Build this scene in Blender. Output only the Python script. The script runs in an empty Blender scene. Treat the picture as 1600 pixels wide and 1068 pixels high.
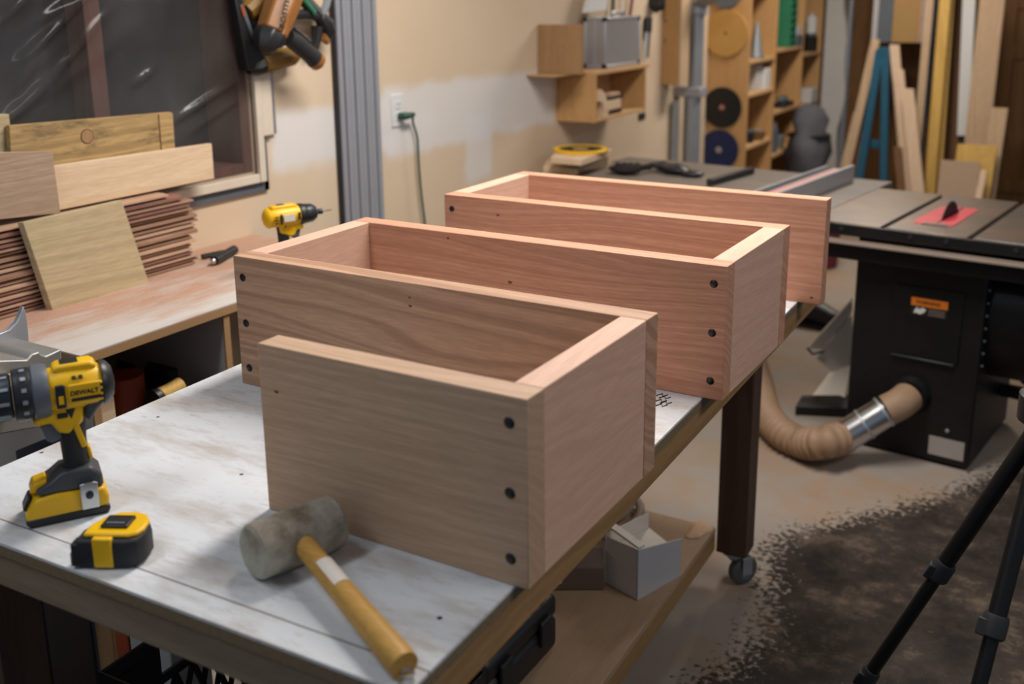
import bpy, bmesh, math, random
from mathutils import Vector, Matrix, Euler
random.seed(7)
scn = bpy.context.scene
C = scn.collection

# ------------------------------------------------------------------ camera
HB = 0.86                                   # bench top height
FPX, CAM = 1620.7, Vector((0.532, -0.9295, HB + 0.6645))
YAW, PITCH, ROLL, PY = -0.53395, 0.24221, -0.0102, -136.1
FW = Vector((math.sin(YAW)*math.cos(PITCH), math.cos(YAW)*math.cos(PITCH), -math.sin(PITCH)))
_r = Vector((math.cos(YAW), -math.sin(YAW), 0)); _u = _r.cross(FW)
RT = _r*math.cos(ROLL) + _u*math.sin(ROLL); UP = -_r*math.sin(ROLL) + _u*math.cos(ROLL)
cd = bpy.data.cameras.new('camera'); cam = bpy.data.objects.new('camera', cd); C.objects.link(cam)
cam.matrix_world = Matrix(((RT.x, UP.x, -FW.x, CAM.x), (RT.y, UP.y, -FW.y, CAM.y), (RT.z, UP.z, -FW.z, CAM.z), (0, 0, 0, 1)))
cd.sensor_width = 36; cd.lens = 36*FPX/1600; cd.shift_y = PY/1600; cd.clip_start = .05
cd.dof.use_dof = True; cd.dof.focus_distance = 1.75; cd.dof.aperture_fstop = 3.2
scn.camera = cam

# ------------------------------------------------------------------ light
scn.view_settings.view_transform = 'Standard'; scn.view_settings.look = 'None'
scn.view_settings.gamma = 1; scn.view_settings.use_curve_mapping = False
scn.view_settings.exposure = 0.28
wd = bpy.data.worlds.new('world'); scn.world = wd; wd.use_nodes = True
bg = wd.node_tree.nodes['Background']; bg.inputs[0].default_value = (0.62, 0.78, 1.0, 1); bg.inputs[1].default_value = 0.22
def area(name, loc, sx, sy, watts, col, rot=(0, 0, 0)):
    l = bpy.data.lights.new(name, 'AREA'); l.shape = 'RECTANGLE'; l.size = sx; l.size_y = sy; l.energy = watts; l.color = col
    o = bpy.data.objects.new(name, l); C.objects.link(o); o.location = loc; o.rotation_euler = rot
    return o
CEIL = 2.62
LAMPS = [(-.45, 1.35, .30, 1.25, 46, (1, .95, .90)), (-.70, 4.9, .30, 1.25, 34, (1, .91, .81)), (-.85, -.9, .25, 1.2, 11, (.80, .90, 1)), (1.7, .7, .30, 1.25, 21, (1, .93, .87))]
for i, (x, y, sx, sy, w, c) in enumerate(LAMPS):
    area('tube_lamp', (x, y, CEIL - .13), sx, sy, w, c)

# ------------------------------------------------------------------ helpers
def ray(px, py):
    return FW + RT*((px-800)/FPX) - UP*((py-534-PY)/FPX)
def P(px, py, **k):
    a, v = list(k.items())[0]; i = 'xyz'.index(a); d = ray(px, py)
    return CAM + d*((v-CAM[i])/d[i])
class B:
    def __init__(s): s.v = []; s.f = []
    def add(s, v, f):
        n = len(s.v); s.v += [Vector(q) for q in v]; s.f += [tuple(i+n for i in q) for q in f]; return s
    def box(s, a, b):
        x0, y0, z0 = a; x1, y1, z1 = b
        return s.add([(x0,y0,z0),(x1,y0,z0),(x1,y1,z0),(x0,y1,z0),(x0,y0,z1),(x1,y0,z1),(x1,y1,z1),(x0,y1,z1)],
                     [(0,3,2,1),(4,5,6,7),(0,1,5,4),(1,2,6,5),(2,3,7,6),(3,0,4,7)])
    def obox(s, c, sz, M):
        h = Vector(sz)/2; q = B().box(-h, h); c = Vector(c)
        return s.add([c + M @ v for v in q.v], q.f)
    def prism(s, pts, vec):
        n = len(pts); pts = [Vector(p) for p in pts]; vec = Vector(vec)
        return s.add(pts + [p+vec for p in pts], [tuple(range(n))[::-1], tuple(range(n, 2*n))] + [(i, (i+1) % n, n+(i+1) % n, n+i) for i in range(n)])
    def tube(s, pts, r, n=12, cap=True):
        pts = [Vector(p) for p in pts]; rr = r if isinstance(r, (list, tuple)) else [r]*len(pts)
        ref = None; vs = []
        for i, p in enumerate(pts):
            t = (pts[min(i+1, len(pts)-1)] - pts[max(i-1, 0)]).normalized()
            if ref is None: ref = t.orthogonal().normalized()
            ref = (ref - t*ref.dot(t)).normalized(); q = t.cross(ref)
            vs += [p + (ref*math.cos(a) + q*math.sin(a))*rr[i] for a in [2*math.pi*k/n for k in range(n)]]
        fs = [(i*n+k, i*n+(k+1) % n, (i+1)*n+(k+1) % n, (i+1)*n+k) for i in range(len(pts)-1) for k in range(n)]
        if cap: fs += [tuple(range(n))[::-1], tuple(range((len(pts)-1)*n, len(pts)*n))]
        return s.add(vs, fs)
    def lathe(s, prof, o=(0, 0, 0), ax=(0, 0, 1), n=20):
        ax = Vector(ax).normalized(); a = ax.orthogonal().normalized(); b = ax.cross(a); o = Vector(o)
        vs = [o + ax*h + (a*math.cos(t) + b*math.sin(t))*max(r, 1e-4) for h, r in prof for t in [2*math.pi*k/n for k in range(n)]]
        m = len(prof)
        fs = [(i*n+k, i*n+(k+1) % n, (i+1)*n+(k+1) % n, (i+1)*n+k) for i in range(m-1) for k in range(n)]
        return s.add(vs, fs + [tuple(range(n))[::-1], tuple(range((m-1)*n, m*n))])
    def blob(s, c, r, seed=0, rough=.12, n=14, m=10):
        rnd = random.Random(seed); ph = [rnd.uniform(0, 6) for _ in range(6)]; vs = []
        for i in range(m+1):
            th = math.pi*i/m
            for k in range(n):
                a = 2*math.pi*k/n
                q = 1 + rough*(math.sin(3*a+ph[0]+2*th)+math.sin(5*th+ph[1]-a)+.6*math.sin(7*a+ph[2])*math.sin(th))
                vs.append((c[0]+r[0]*q*math.sin(th)*math.cos(a), c[1]+r[1]*q*math.sin(th)*math.sin(a), c[2]+r[2]*q*math.cos(th)))
        return s.add(vs, [(i*n+k, (i+1)*n+k, (i+1)*n+(k+1) % n, i*n+(k+1) % n) for i in range(m) for k in range(n)])
def thing(name, label, cat, loc=(0, 0, 0), rotz=0, group=None, rot=None):
    o = bpy.data.objects.new(name, None); C.objects.link(o); o.empty_display_size = .05
    o.location = loc; o.rotation_euler = rot or (0, 0, rotz); tag(o, label, cat, group); return o
def tag(o, label, cat, group=None):
    o['label'] = label; o['category'] = cat
    if group: o['group'] = group
    return o
def obj(name, b, mat, parent=None, bevel=0, world=False, ang=35, off=None, flat=False):
    """links b as one mesh; world=True: b is in world space, root has no rotation"""
    base = Vector((0, 0, 0))
    if world:
        q = parent
        while q: base += q.location; q = q.parent
    if off: base = Vector(off)
    me = bpy.data.meshes.new(name); me.from_pydata([v-base for v in b.v], [], b.f)
    bm = bmesh.new(); bm.from_mesh(me); bmesh.ops.remove_doubles(bm, verts=bm.verts, dist=1e-6)
    bmesh.ops.recalc_face_normals(bm, faces=bm.faces)
    for f in bm.faces: f.smooth = not flat
    for e in bm.edges:
        if len(e.link_faces) != 2 or e.calc_face_angle(0) > math.radians(ang): e.smooth = False
    bm.to_mesh(me); bm.free(); me.materials.append(mat)
    o = bpy.data.objects.new(name, me); C.objects.link(o); o.parent = parent
    if off: o.location = base
    if bevel:
        m = o.modifiers.new('bevel', 'BEVEL'); m.width = bevel; m.segments = 2; m.limit_method = 'ANGLE'; m.angle_limit = math.radians(40); m.harden_normals = False
    return o
def one(name, b, mat, label, cat, group=None, bevel=0, kind=None):
    lo = [min(v[i] for v in b.v) for i in range(3)]; hi = [max(v[i] for v in b.v) for i in range(3)]
    o = obj(name, b, mat, None, bevel, off=((lo[0]+hi[0])/2, (lo[1]+hi[1])/2, lo[2]))
    tag(o, label, cat, group)
    if kind: o['kind'] = kind
    return o
def struct(name, b, mat, bevel=0, parent=None):
    o = obj(name, b, mat, parent, bevel)
    if not parent: o['kind'] = 'structure'
    return o
def text(s, size, org, xd, yd, mat, parent, name='lettering', depth=.0004, shear=0):
    cu = bpy.data.curves.new('t', 'FONT'); cu.body = s; cu.size = size; cu.extrude = depth; cu.shear = shear; cu.offset = size*.018
    t = bpy.data.objects.new('t', cu); me = bpy.data.meshes.new_from_object(t); bpy.data.objects.remove(t)
    me.materials.clear(); me.materials.append(mat)
    xd = Vector(xd).normalized(); yd = Vector(yd).normalized(); zd = xd.cross(yd)
    me.transform(Matrix(((xd.x, yd.x, zd.x, org[0]), (xd.y, yd.y, zd.y, org[1]), (xd.z, yd.z, zd.z, org[2]), (0, 0, 0, 1))))
    o = bpy.data.objects.new(name, me); C.objects.link(o); o.parent = parent; return o

# ------------------------------------------------------------------ materials
def newmat(name):
    m = bpy.data.materials.new(name); m.use_nodes = True; nt = m.node_tree; N = nt.nodes
    return m, nt, N, nt.links.new, N['Principled BSDF']
def lin(c): return tuple((x/12.92 if x <= .04045 else ((x+.055)/1.055)**2.4) for x in c)
def hexc(h): return lin(tuple(int(h[i:i+2], 16)/255 for i in (0, 2, 4)))
def nd(N, t, **k):
    n = N.new(t)
    for a, v in k.items():
        if a in n.inputs: n.inputs[a].default_value = v
        else: setattr(n, a, v)
    return n
def ramp(N, stops, interp='LINEAR'):
    r = N.new('ShaderNodeValToRGB'); e = r.color_ramp.elements; r.color_ramp.interpolation = interp
    while len(e) < len(stops): e.new(.5)
    for q, (p, c) in zip(e, stops): q.position = p; q.color = (*c, 1) if len(c) == 3 else c
    return r
def mix(N, L, fac, a, b, mode='MIX'):
    m = N.new('ShaderNodeMix'); m.data_type = 'RGBA'; m.blend_type = mode
    for i, v in ((0, fac), (6, a), (7, b)):
        if isinstance(v, (int, float)): m.inputs[i].default_value = v
        elif isinstance(v, tuple): m.inputs[i].default_value = (*v, 1)
        else: L(v, m.inputs[i])
    return m.outputs[2]
def coords(N, L, rnd=True, scale=(1, 1, 1), seed=0):
    tc = N.new('ShaderNodeTexCoord'); mp = N.new('ShaderNodeMapping'); mp.inputs['Scale'].default_value = scale
    mp.inputs['Location'].default_value = (seed*3.1, seed*1.7, seed*2.3)
    if rnd:
        oi = N.new('ShaderNodeObjectInfo'); ml = nd(N, 'ShaderNodeMath', operation='MULTIPLY'); ml.inputs[1].default_value = 37
        L(oi.outputs['Random'], ml.inputs[0]); ad = nd(N, 'ShaderNodeVectorMath', operation='ADD')
        L(tc.outputs['Object'], ad.inputs[0]); L(ml.outputs[0], ad.inputs[1]); L(ad.outputs[0], mp.inputs['Vector'])
    else: L(tc.outputs['Object'], mp.inputs['Vector'])
    return mp.outputs[0]
def wood(name, light, dark, axis=0, band=5.0, contrast=.5, rough=.55, seed=0, stretch=.16, streak=.25, rnd=True, sc=1.0, stain=0):
    m, nt, N, L, bs = newmat(name)
    s = [6*sc]*3; s[axis] = 6*stretch*sc
    v = coords(N, L, rnd, tuple(s), seed)
    n1 = nd(N, 'ShaderNodeTexNoise', Scale=.9, Detail=2.0, Roughness=.4); L(v, n1.inputs['Vector'])
    v0 = coords(N, L, rnd, (1, 1, 1), seed); sp = N.new('ShaderNodeSeparateXYZ'); L(v0, sp.inputs[0])
    ia, ib = {0: (2, 1), 1: (2, 0), 2: (0, 1)}[axis]
    m1 = nd(N, 'ShaderNodeMath', operation='MULTIPLY_ADD'); m1.inputs[1].default_value = .8; L(sp.outputs[ib], m1.inputs[0]); L(sp.outputs[ia], m1.inputs[2])
    ml0 = nd(N, 'ShaderNodeMath', operation='MULTIPLY'); ml0.inputs[1].default_value = band*32*sc; L(m1.outputs[0], ml0.inputs[0])
    mu = nd(N, 'ShaderNodeMath', operation='MULTIPLY_ADD'); mu.inputs[1].default_value = 34; L(n1.outputs[0], mu.inputs[0]); L(ml0.outputs[0], mu.inputs[2])
    pw_ = nd(N, 'ShaderNodeMath', operation='MULTIPLY'); pw_.inputs[1].default_value = .30; L(mu.outputs[0], pw_.inputs[0])
    sn = nd(N, 'ShaderNodeTexNoise', noise_dimensions='1D', Scale=1.0, Detail=3.0, Roughness=.55); L(pw_.outputs[0], sn.inputs['W'])
    mr = nd(N, 'ShaderNodeMapRange', interpolation_type='SMOOTHSTEP'); mr.inputs[1].default_value = .36; mr.inputs[2].default_value = .64; L(sn.outputs[0], mr.inputs[0])
    s2 = [260*sc]*3; s2[axis] = 22*sc
    v2 = coords(N, L, rnd, tuple(s2), seed+1)
    n2 = nd(N, 'ShaderNodeTexNoise', Scale=1.0, Detail=3.0, Roughness=.6); L(v2, n2.inputs['Vector'])
    s3 = [3*sc]*3; s3[axis] = .6*sc
    v3 = coords(N, L, rnd, tuple(s3), seed+2)
    n3 = nd(N, 'ShaderNodeTexNoise', Scale=1.0, Detail=3.0); L(v3, n3.inputs['Vector'])
    mid = tuple((a+b)/2 for a, b in zip(light, dark))
    c0 = mix(N, L, n3.outputs[0], light, tuple(.35*a+.65*b for a, b in zip(light, mid)))
    ml = nd(N, 'ShaderNodeMath', operation='MULTIPLY'); ml.inputs[1].default_value = contrast; L(mr.outputs[0], ml.inputs[0])
    c1 = mix(N, L, ml.outputs[0], c0, dark)
    st = ramp(N, [(.38, (1, 1, 1)), (.62, (0, 0, 0))]); L(n2.outputs[0], st.inputs[0])
    m2 = nd(N, 'ShaderNodeMath', operation='MULTIPLY'); m2.inputs[1].default_value = streak; L(st.outputs[0], m2.inputs[0])
    c2 = mix(N, L, m2.outputs[0], c1, tuple(x*.72 for x in dark))
    if stain:
        s4 = [14]*3; s4[axis] = 4
        v4 = coords(N, L, rnd, tuple(s4), seed+5); n4 = nd(N, 'ShaderNodeTexNoise', Scale=1.0, Detail=7.0, Roughness=.75); L(v4, n4.inputs['Vector'])
        r4 = ramp(N, [(.52, (0, 0, 0)), (.68, (stain,)*3)]); L(n4.outputs[0], r4.inputs[0]); c2 = mix(N, L, r4.outputs[0], c2, hexc('3a352e'))
    L(c2, bs.inputs['Base Color']); bs.inputs['Roughness'].default_value = rough
    bp = nd(N, 'ShaderNodeBump', Strength=.12, Distance=.002); L(n2.outputs[0], bp.inputs['Height']); L(bp.outputs[0], bs.inputs['Normal'])
    bs.inputs['Specular IOR Level'].default_value = .3
    return m
def plain(name, col, rough=.5, metal=0, var=.12, scale=18, spec=.5, bump=0, dust=None, dustamt=.35, rnd=True):
    m, nt, N, L, bs = newmat(name)
    v = coords(N, L, rnd)
    n = nd(N, 'ShaderNodeTexNoise', Scale=scale, Detail=5.0, Roughness=.65); L(v, n.inputs['Vector'])
    c = mix(N, L, n.outputs[0], tuple(x*(1-var*1.4) for x in col), tuple(min(1, x*(1+var)) for x in col))
    if dust:
        nn = nd(N, 'ShaderNodeTexNoise', Scale=scale*.35, Detail=8.0, Roughness=.7); L(v, nn.inputs['Vector'])
        r = ramp(N, [(.40, (0, 0, 0)), (.66, (dustamt,)*3)]); L(nn.outputs[0], r.inputs[0]); c = mix(N, L, r.outputs[0], c, dust)
    L(c, bs.inputs['Base Color']); bs.inputs['Roughness'].default_value = rough; bs.inputs['Metallic'].default_value = metal
    bs.inputs['Specular IOR Level'].default_value = spec
    if bump:
        bp = nd(N, 'ShaderNodeBump', Strength=bump, Distance=.004); L(n.outputs[0], bp.inputs['Height']); L(bp.outputs[0], bs.inputs['Normal'])
    return m
M = {}
M['m_long'] = wood('mahogany_long', hexc('cda588'), hexc('8f694f'), 0, 7, .55, .5, 3, .2, .22)
M['m_pale'] = wood('mahogany_pale', hexc('c9a78b'), hexc('a07d62'), 0, 7, .30, .5, 9, .2, .22)
M['m_warm'] = wood('mahogany_warm', hexc('d6a387'), hexc('a26c50'), 0, 8, .45, .5, 13, .2, .22)
M['m_end'] = wood('mahogany_end', hexc('deb69f'), hexc('bd927a'), 1, 5, .26, .5, 5, .2, .2)
M['plug'] = plain('black_plug', (.006, .006, .007), .35)
M['pine'] = wood('pine', hexc('e2c9aa'), hexc('c8a67f'), 1, 3, .35, .6, 2)
M['pine_z'] = wood('pine_z', hexc('cdb192'), hexc('a88a6a'), 2, 5, .45, .6, 2)
M['pale_z'] = wood('pale_z', hexc('dcc3a8'), hexc('c3a283'), 2, 2.0, .3, .6, 4)
M['yellow_z'] = wood('yellow_z', hexc('d9b465'), hexc('b58a42'), 2, 2.5, .4, .6, 6)
M['brown_z'] = wood('brown_z', hexc('7a5637'), hexc('4f3520'), 2, 2.5, .5, .6, 6)
M['oak'] = wood('oak', hexc('b59b84'), hexc('917861'), 1, 14, .5, .6, 7, .14, .3)
M['knotty'] = wood('knotty', hexc('c4a26c'), hexc('7d6644'), 1, 5, .5, .6, 8, .14, .3, stain=.85)
M['greenwood'] = wood('poplar', hexc('c8b48f'), hexc('9c8a68'), 1, 5, .5, .6, 12, .10, .25)
M['stack'] = wood('stack_board', hexc('b08c74'), hexc('7d5a47'), 1, 2, .5, .65, 4)
M['stack2'] = wood('stack_board_pale', hexc('c9a68b'), hexc('9a775f'), 1, 2, .4, .65, 5)
M['stack3'] = wood('stack_board_dark', hexc('94695a'), hexc('62433a'), 1, 2, .4, .65, 6)
M['frame2x4'] = wood('bench_frame_wood', hexc('a98458'), hexc('7b5b38'), 1, 2.4, .5, .65, 3)
M['plyedge'] = plain('ply_edge', hexc('78654c'), .8, 0, .35, 160)
M['frame2x4x'] = wood('bench_frame_wood_x', hexc('8a7a66'), hexc('6a5a47'), 0, 5, .5, .65, 3)
M['darkpost'] = wood('dark_stained_post', hexc('5e4536'), hexc('3c2a21'), 2, 2, .5, .6, 3)
M['ply'] = wood('birch_ply', hexc('c99e6a'), hexc('a87d4c'), 2, 1.2, .3, .6, 3, .3, .15)
M['ply_y'] = wood('birch_ply_y', hexc('d2aa7a'), hexc('b48a5b'), 1, 1.2, .3, .6, 3, .3, .15)
M['shelfboard'] = wood('shelf_board', hexc('b2957a'), hexc('967b62'), 1, 1.2, .3, .65, 9, .2, .2)
M['brownply'] = wood('brown_ply', hexc('a5825c'), hexc('876745'), 2, 2, .3, .6, 3)
M['particle'] = plain('particle_edge', hexc('a9835a'), .8, 0, .35, 260)
M['paneldark'] = wood('brown_panelling', hexc('8a6238'), hexc('604223'), 2, 2.4, .5, .55, 11)
M['black'] = plain('black_plastic', (.012, .012, .013), .45, 0, .2, 40)
M['blackmetal'] = plain('black_metal', (.0045, .0045, .005), .45, 0, .2, 20, .35, 0, hexc('4a3d32'), .05)
M['darkblue'] = plain('dark_blue_plastic', hexc('1c2430'), .5)
M['rubber'] = plain('dark_rubber', (.018, .018, .02), .6, 0, .2, 60, .4)
M['greyplastic'] = plain('grey_plastic', hexc('5b6168'), .45)
M['dgrey'] = plain('dark_grey_plastic', hexc('3d4146'), .45)
M['chuck'] = plain('dark_chuck', hexc('2c2f33'), .4, .3)
M['ring'] = plain('light_grey_ring', hexc('9aa3ab'), .4, .3)
M['yellow'] = plain('tool_yellow', hexc('e8b400'), .42, 0, .06, 30)
M['orange'] = plain('nailer_orange', hexc('91602f'), .45, 0, .15, 30)
M['mustard'] = plain('dull_mustard', hexc('7d5a1c'), .55)
M['green'] = plain('green_plastic', hexc('2f7a58'), .5)
M['white'] = plain('white_plastic', hexc('d9d9d6'), .45, 0, .05)
M['offwhite'] = plain('off_white_card', hexc('c9c6c2'), .7, 0, .08)
M['alu'] = plain('aluminium', hexc('a9abb2'), .38, .35, .06, 12)
M['alusheet'] = plain('brushed_panel', hexc('a9aaac'), .4, .5, .08, 8)
M['steel'] = plain('bright_steel', hexc('c2c4c6'), .25, 1, .06)
M['dullsteel'] = plain('cast_iron', hexc('77716a'), .38, .65, .25, 9, .5, 0, hexc('a07a5c'), .5)
M['galv'] = plain('galvanised', hexc('a3a7ab'), .42, .6, .15, 9)
M['castgrey'] = plain('cast_grey', hexc('9b9a97'), .45, .5, .12, 12, .5, 0, hexc('b89a80'), .3)
M['red'] = plain('red_insert', hexc('cc3f47'), .5, 0, .12, 40)
M['pinkred'] = plain('red_scale_strip', hexc('d98c86'), .5)
M['teal'] = plain('teal_paint', hexc('0f5069'), .5, 0, .1, 10)
M['blue'] = plain('blue_blade', hexc('1a2550'), .45, .1, .12, 25)
M['bluetin'] = plain('blue_tin', hexc('2b5fa8'), .45)
M['redtin'] = plain('rust_red_tin', hexc('9a4426'), .5)
M['hose'] = plain('tan_hose', hexc('94775d'), .6, 0, .15, 20)
M['greencord'] = plain('green_cord', hexc('1f4a3a'), .5)
M['duct'] = plain('dusty_metal', hexc('8d7d70'), .55, .2, .12, 12)
M['whitemetal'] = plain('white_metal', hexc('b9b6b6'), .4, .1, .06, 10)
M['fixdark'] = plain('dark_dusty_metal', hexc('6a5848'), .6, 0, .2, 12)
M['wheelgrey'] = plain('grey_wheel', hexc('4c4d4a'), .55)
M['dustwhite'] = plain('dusty_white_metal', hexc('e2d8cb'), .5, .1, .12, 10)
M['warn'] = plain('orange_label', hexc('e07a1c'), .5)
M['plate'] = plain('rating_plate', hexc('9a928c'), .6)
M['sawdust'] = plain('sawdust', hexc('d6b491'), .9, 0, .2, 140, .1, .6)
M['cloth'] = plain('grey_cloth', hexc('5b5b60'), .85, 0, .25, 12, .2, .4)
M['clothd'] = plain('dark_cloth', hexc('2a2624'), .85, 0, .3, 30, .2, .4)
M['crimson'] = plain('crimson_cloth', hexc('6b2230'), .8)
M['malletw'] = plain('worn_white_rubber', hexc('b4ae9f'), .65, 0, .2, 26, .35, .35, hexc('5f4d39'), .9)
M['malleth'] = wood('mallet_handle', hexc('c89a50'), hexc('a17230'), 0, 1.5, .35, .45, 3, .1, .3)
M['paper'] = plain('label_paper', hexc('d8cdc2'), .6, 0, .1, 60)
M['drywalledge'] = plain('trim_paint', hexc('d3c5b2'), .65, 0, .1, 14)
M['jamb'] = wood('red_brown_jamb', hexc('80584a'), hexc('53382e'), 2, 2, .5, .6, 3)
M['night'] = plain('night_glass', (.012, .012, .014), .15, 0, .1)
M['cardboard'] = plain('tan_board', hexc('a5824f'), .7, 0, .1, 10)
M['brownbox'] = plain('brown_box', hexc('7a5a3c'), .7)
M['postwhite'] = plain('white_plaster', hexc('d2cfca'), .8, 0, .1, 6, .3, .3)

def bench_white():
    m, nt, N, L, bs = newmat('white_laminate_stained')
    v = coords(N, L, False)
    sx = coords(N, L, False, (1.2, 4.0, 1))                      # stains drawn out along the bench width
    n = nd(N, 'ShaderNodeTexNoise', Scale=3.6, Detail=7.0, Roughness=.72); L(sx, n.inputs['Vector'])
    r = ramp(N, [(.47, (0, 0, 0)), (.56, (.38,)*3), (.70, (.85,)*3)]); L(n.outputs[0], r.inputs[0])
    c = mix(N, L, r.outputs[0], hexc('d9dadb'), hexc('977550'))
    n2 = nd(N, 'ShaderNodeTexNoise', Scale=26.0, Detail=6.0, Roughness=.75); L(sx, n2.inputs['Vector'])
    r2 = ramp(N, [(.57, (0, 0, 0)), (.70, (.6,)*3)]); L(n2.outputs[0], r2.inputs[0])
    c = mix(N, L, r2.outputs[0], c, hexc('8b7763'))
    n3 = nd(N, 'ShaderNodeTexNoise', Scale=1.4, Detail=3.0); L(v, n3.inputs['Vector'])
    c = mix(N, L, n3.outputs[0], c, mix(N, L, .8, c, hexc('c9cdd2')))
    vo = nd(N, 'ShaderNodeTexVoronoi', Scale=15.0); L(v, vo.inputs['Vector'])
    r3 = ramp(N, [(.035, (1, 1, 1)), (.06, (0, 0, 0))]); L(vo.outputs['Distance'], r3.inputs[0])
    c = mix(N, L, r3.outputs[0], c, hexc('5a4638'))
    # pencil line ruled along the near edge
    sp = N.new('ShaderNodeSeparateXYZ'); L(v, sp.inputs[0])
    a = nd(N, 'ShaderNodeMath', operation='ADD'); a.inputs[1].default_value = .2187-.040; L(sp.outputs[1], a.inputs[0])
    b = nd(N, 'ShaderNodeMath', operation='ABSOLUTE'); L(a.outputs[0], b.inputs[0])
    d = nd(N, 'ShaderNodeMath', operation='LESS_THAN'); d.inputs[1].default_value = .0012; L(b.outputs[0], d.inputs[0])
    c = mix(N, L, d.outputs[0], c, hexc('6d5f5c'))
    L(c, bs.inputs['Base Color']); bs.inputs['Roughness'].default_value = .42; bs.inputs['Specular IOR Level'].default_value = .35
    return m
M['benchwhite'] = bench_white()
def counter_mat():
    m, nt, N, L, bs = newmat('white_counter_with_sawdust')
    v = coords(N, L, False); w = coords(N, L, False, (5, 1.0, 1))
    n = nd(N, 'ShaderNodeTexNoise', Scale=3.0, Detail=7.0, Roughness=.7); L(w, n.inputs['Vector'])
    sp = N.new('ShaderNodeSeparateXYZ'); L(v, sp.inputs[0])
    g = nd(N, 'ShaderNodeMapRange'); g.inputs[1].default_value = -.06; g.inputs[2].default_value = .22; g.inputs[3].default_value = .24; g.inputs[4].default_value = -.05
    L(sp.outputs[0], g.inputs[0]); ad = nd(N, 'ShaderNodeMath', operation='ADD'); L(g.outputs[0], ad.inputs[0]); L(n.outputs[0], ad.inputs[1])
    r = ramp(N, [(.46, (0, 0, 0)), (.72, (.9,)*3)]); L(ad.outputs[0], r.inputs[0])
    f = nd(N, 'ShaderNodeTexNoise', Scale=220.0, Detail=2.0); L(v, f.inputs['Vector'])
    dust = mix(N, L, f.outputs[0], hexc('9a6d54'), hexc('cb9f84'))
    L(mix(N, L, r.outputs[0], hexc('c4bdb6'), dust), bs.inputs['Base Color']); bs.inputs['Roughness'].default_value = .6
    return m
M['counter'] = counter_mat()
def wall_mat():
    m, nt, N, L, bs = newmat('tan_drywall_with_filler')
    v = coords(N, L, False)
    n = nd(N, 'ShaderNodeTexNoise', Scale=2.2, Detail=6.0, Roughness=.6); L(v, n.inputs['Vector'])
    c = mix(N, L, n.outputs[0], hexc('cdb496'), hexc('d8c5ac'))
    ws = nd(N, 'ShaderNodeTexNoise', Scale=5.0, Detail=6.0); L(v, ws.inputs['Vector'])
    sub = nd(N, 'ShaderNodeVectorMath', operation='SUBTRACT'); sub.inputs[1].default_value = (.5, .5, .5); L(ws.outputs['Color'], sub.inputs[0])
    scv = nd(N, 'ShaderNodeVectorMath', operation='SCALE'); scv.inputs['Scale'].default_value = .09; L(sub.outputs[0], scv.inputs[0])
    wv = nd(N, 'ShaderNodeVectorMath', operation='ADD'); L(v, wv.inputs[0]); L(scv.outputs[0], wv.inputs[1])
    sp = N.new('ShaderNodeSeparateXYZ'); L(wv.outputs[0], sp.inputs[0])
    def rect(y0, y1, z0, z1, e=.025):
        out = None
        for o, a, b in ((1, y0, y1), (2, z0, z1)):
            for lo, hi in ((a-e, a+e), (b+e, b-e)):
                g = nd(N, 'ShaderNodeMapRange', interpolation_type='SMOOTHSTEP'); g.inputs[1].default_value = lo; g.inputs[2].default_value = hi; L(sp.outputs[o], g.inputs[0])
                if out is None: out = g.outputs[0]
                else:
                    k = nd(N, 'ShaderNodeMath', operation='MULTIPLY'); L(out, k.inputs[0]); L(g.outputs[0], k.inputs[1]); out = k.outputs[0]
        return out
    for q, amt in ((RECTS[0], .85), (RECTS[1], .8), (RECTS[2], .7), (RECTS[3], .6)):
        f = nd(N, 'ShaderNodeMath', operation='MULTIPLY'); f.inputs[1].default_value = amt; L(rect(*q), f.inputs[0])
        c = mix(N, L, f.outputs[0], c, hexc('d9d6d4'))
    vo = nd(N, 'ShaderNodeTexVoronoi', Scale=2.6); L(v, vo.inputs['Vector'])
    r3 = ramp(N, [(.018, (1, 1, 1)), (.028, (0, 0, 0))]); L(vo.outputs['Distance'], r3.inputs[0])
    c = mix(N, L, r3.outputs[0], c, hexc('4a3a2c'))
    L(c, bs.inputs['Base Color']); bs.inputs['Roughness'].default_value = .8; bs.inputs['Specular IOR Level'].default_value = .2
    return m
XW = -1.70
def wr(x0, y0, x1, y1):
    a = P(x0, y0, x=XW); b = P(x1, y1, x=XW); return (min(a.y, b.y), max(a.y, b.y), min(a.z, b.z), max(a.z, b.z))
RECTS = [wr(425, 178, 620, 232), wr(600, 140, 865, 190), wr(725, 180, 768, 275), wr(618, 180, 680, 200)]
M['wall'] = wall_mat()
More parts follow.
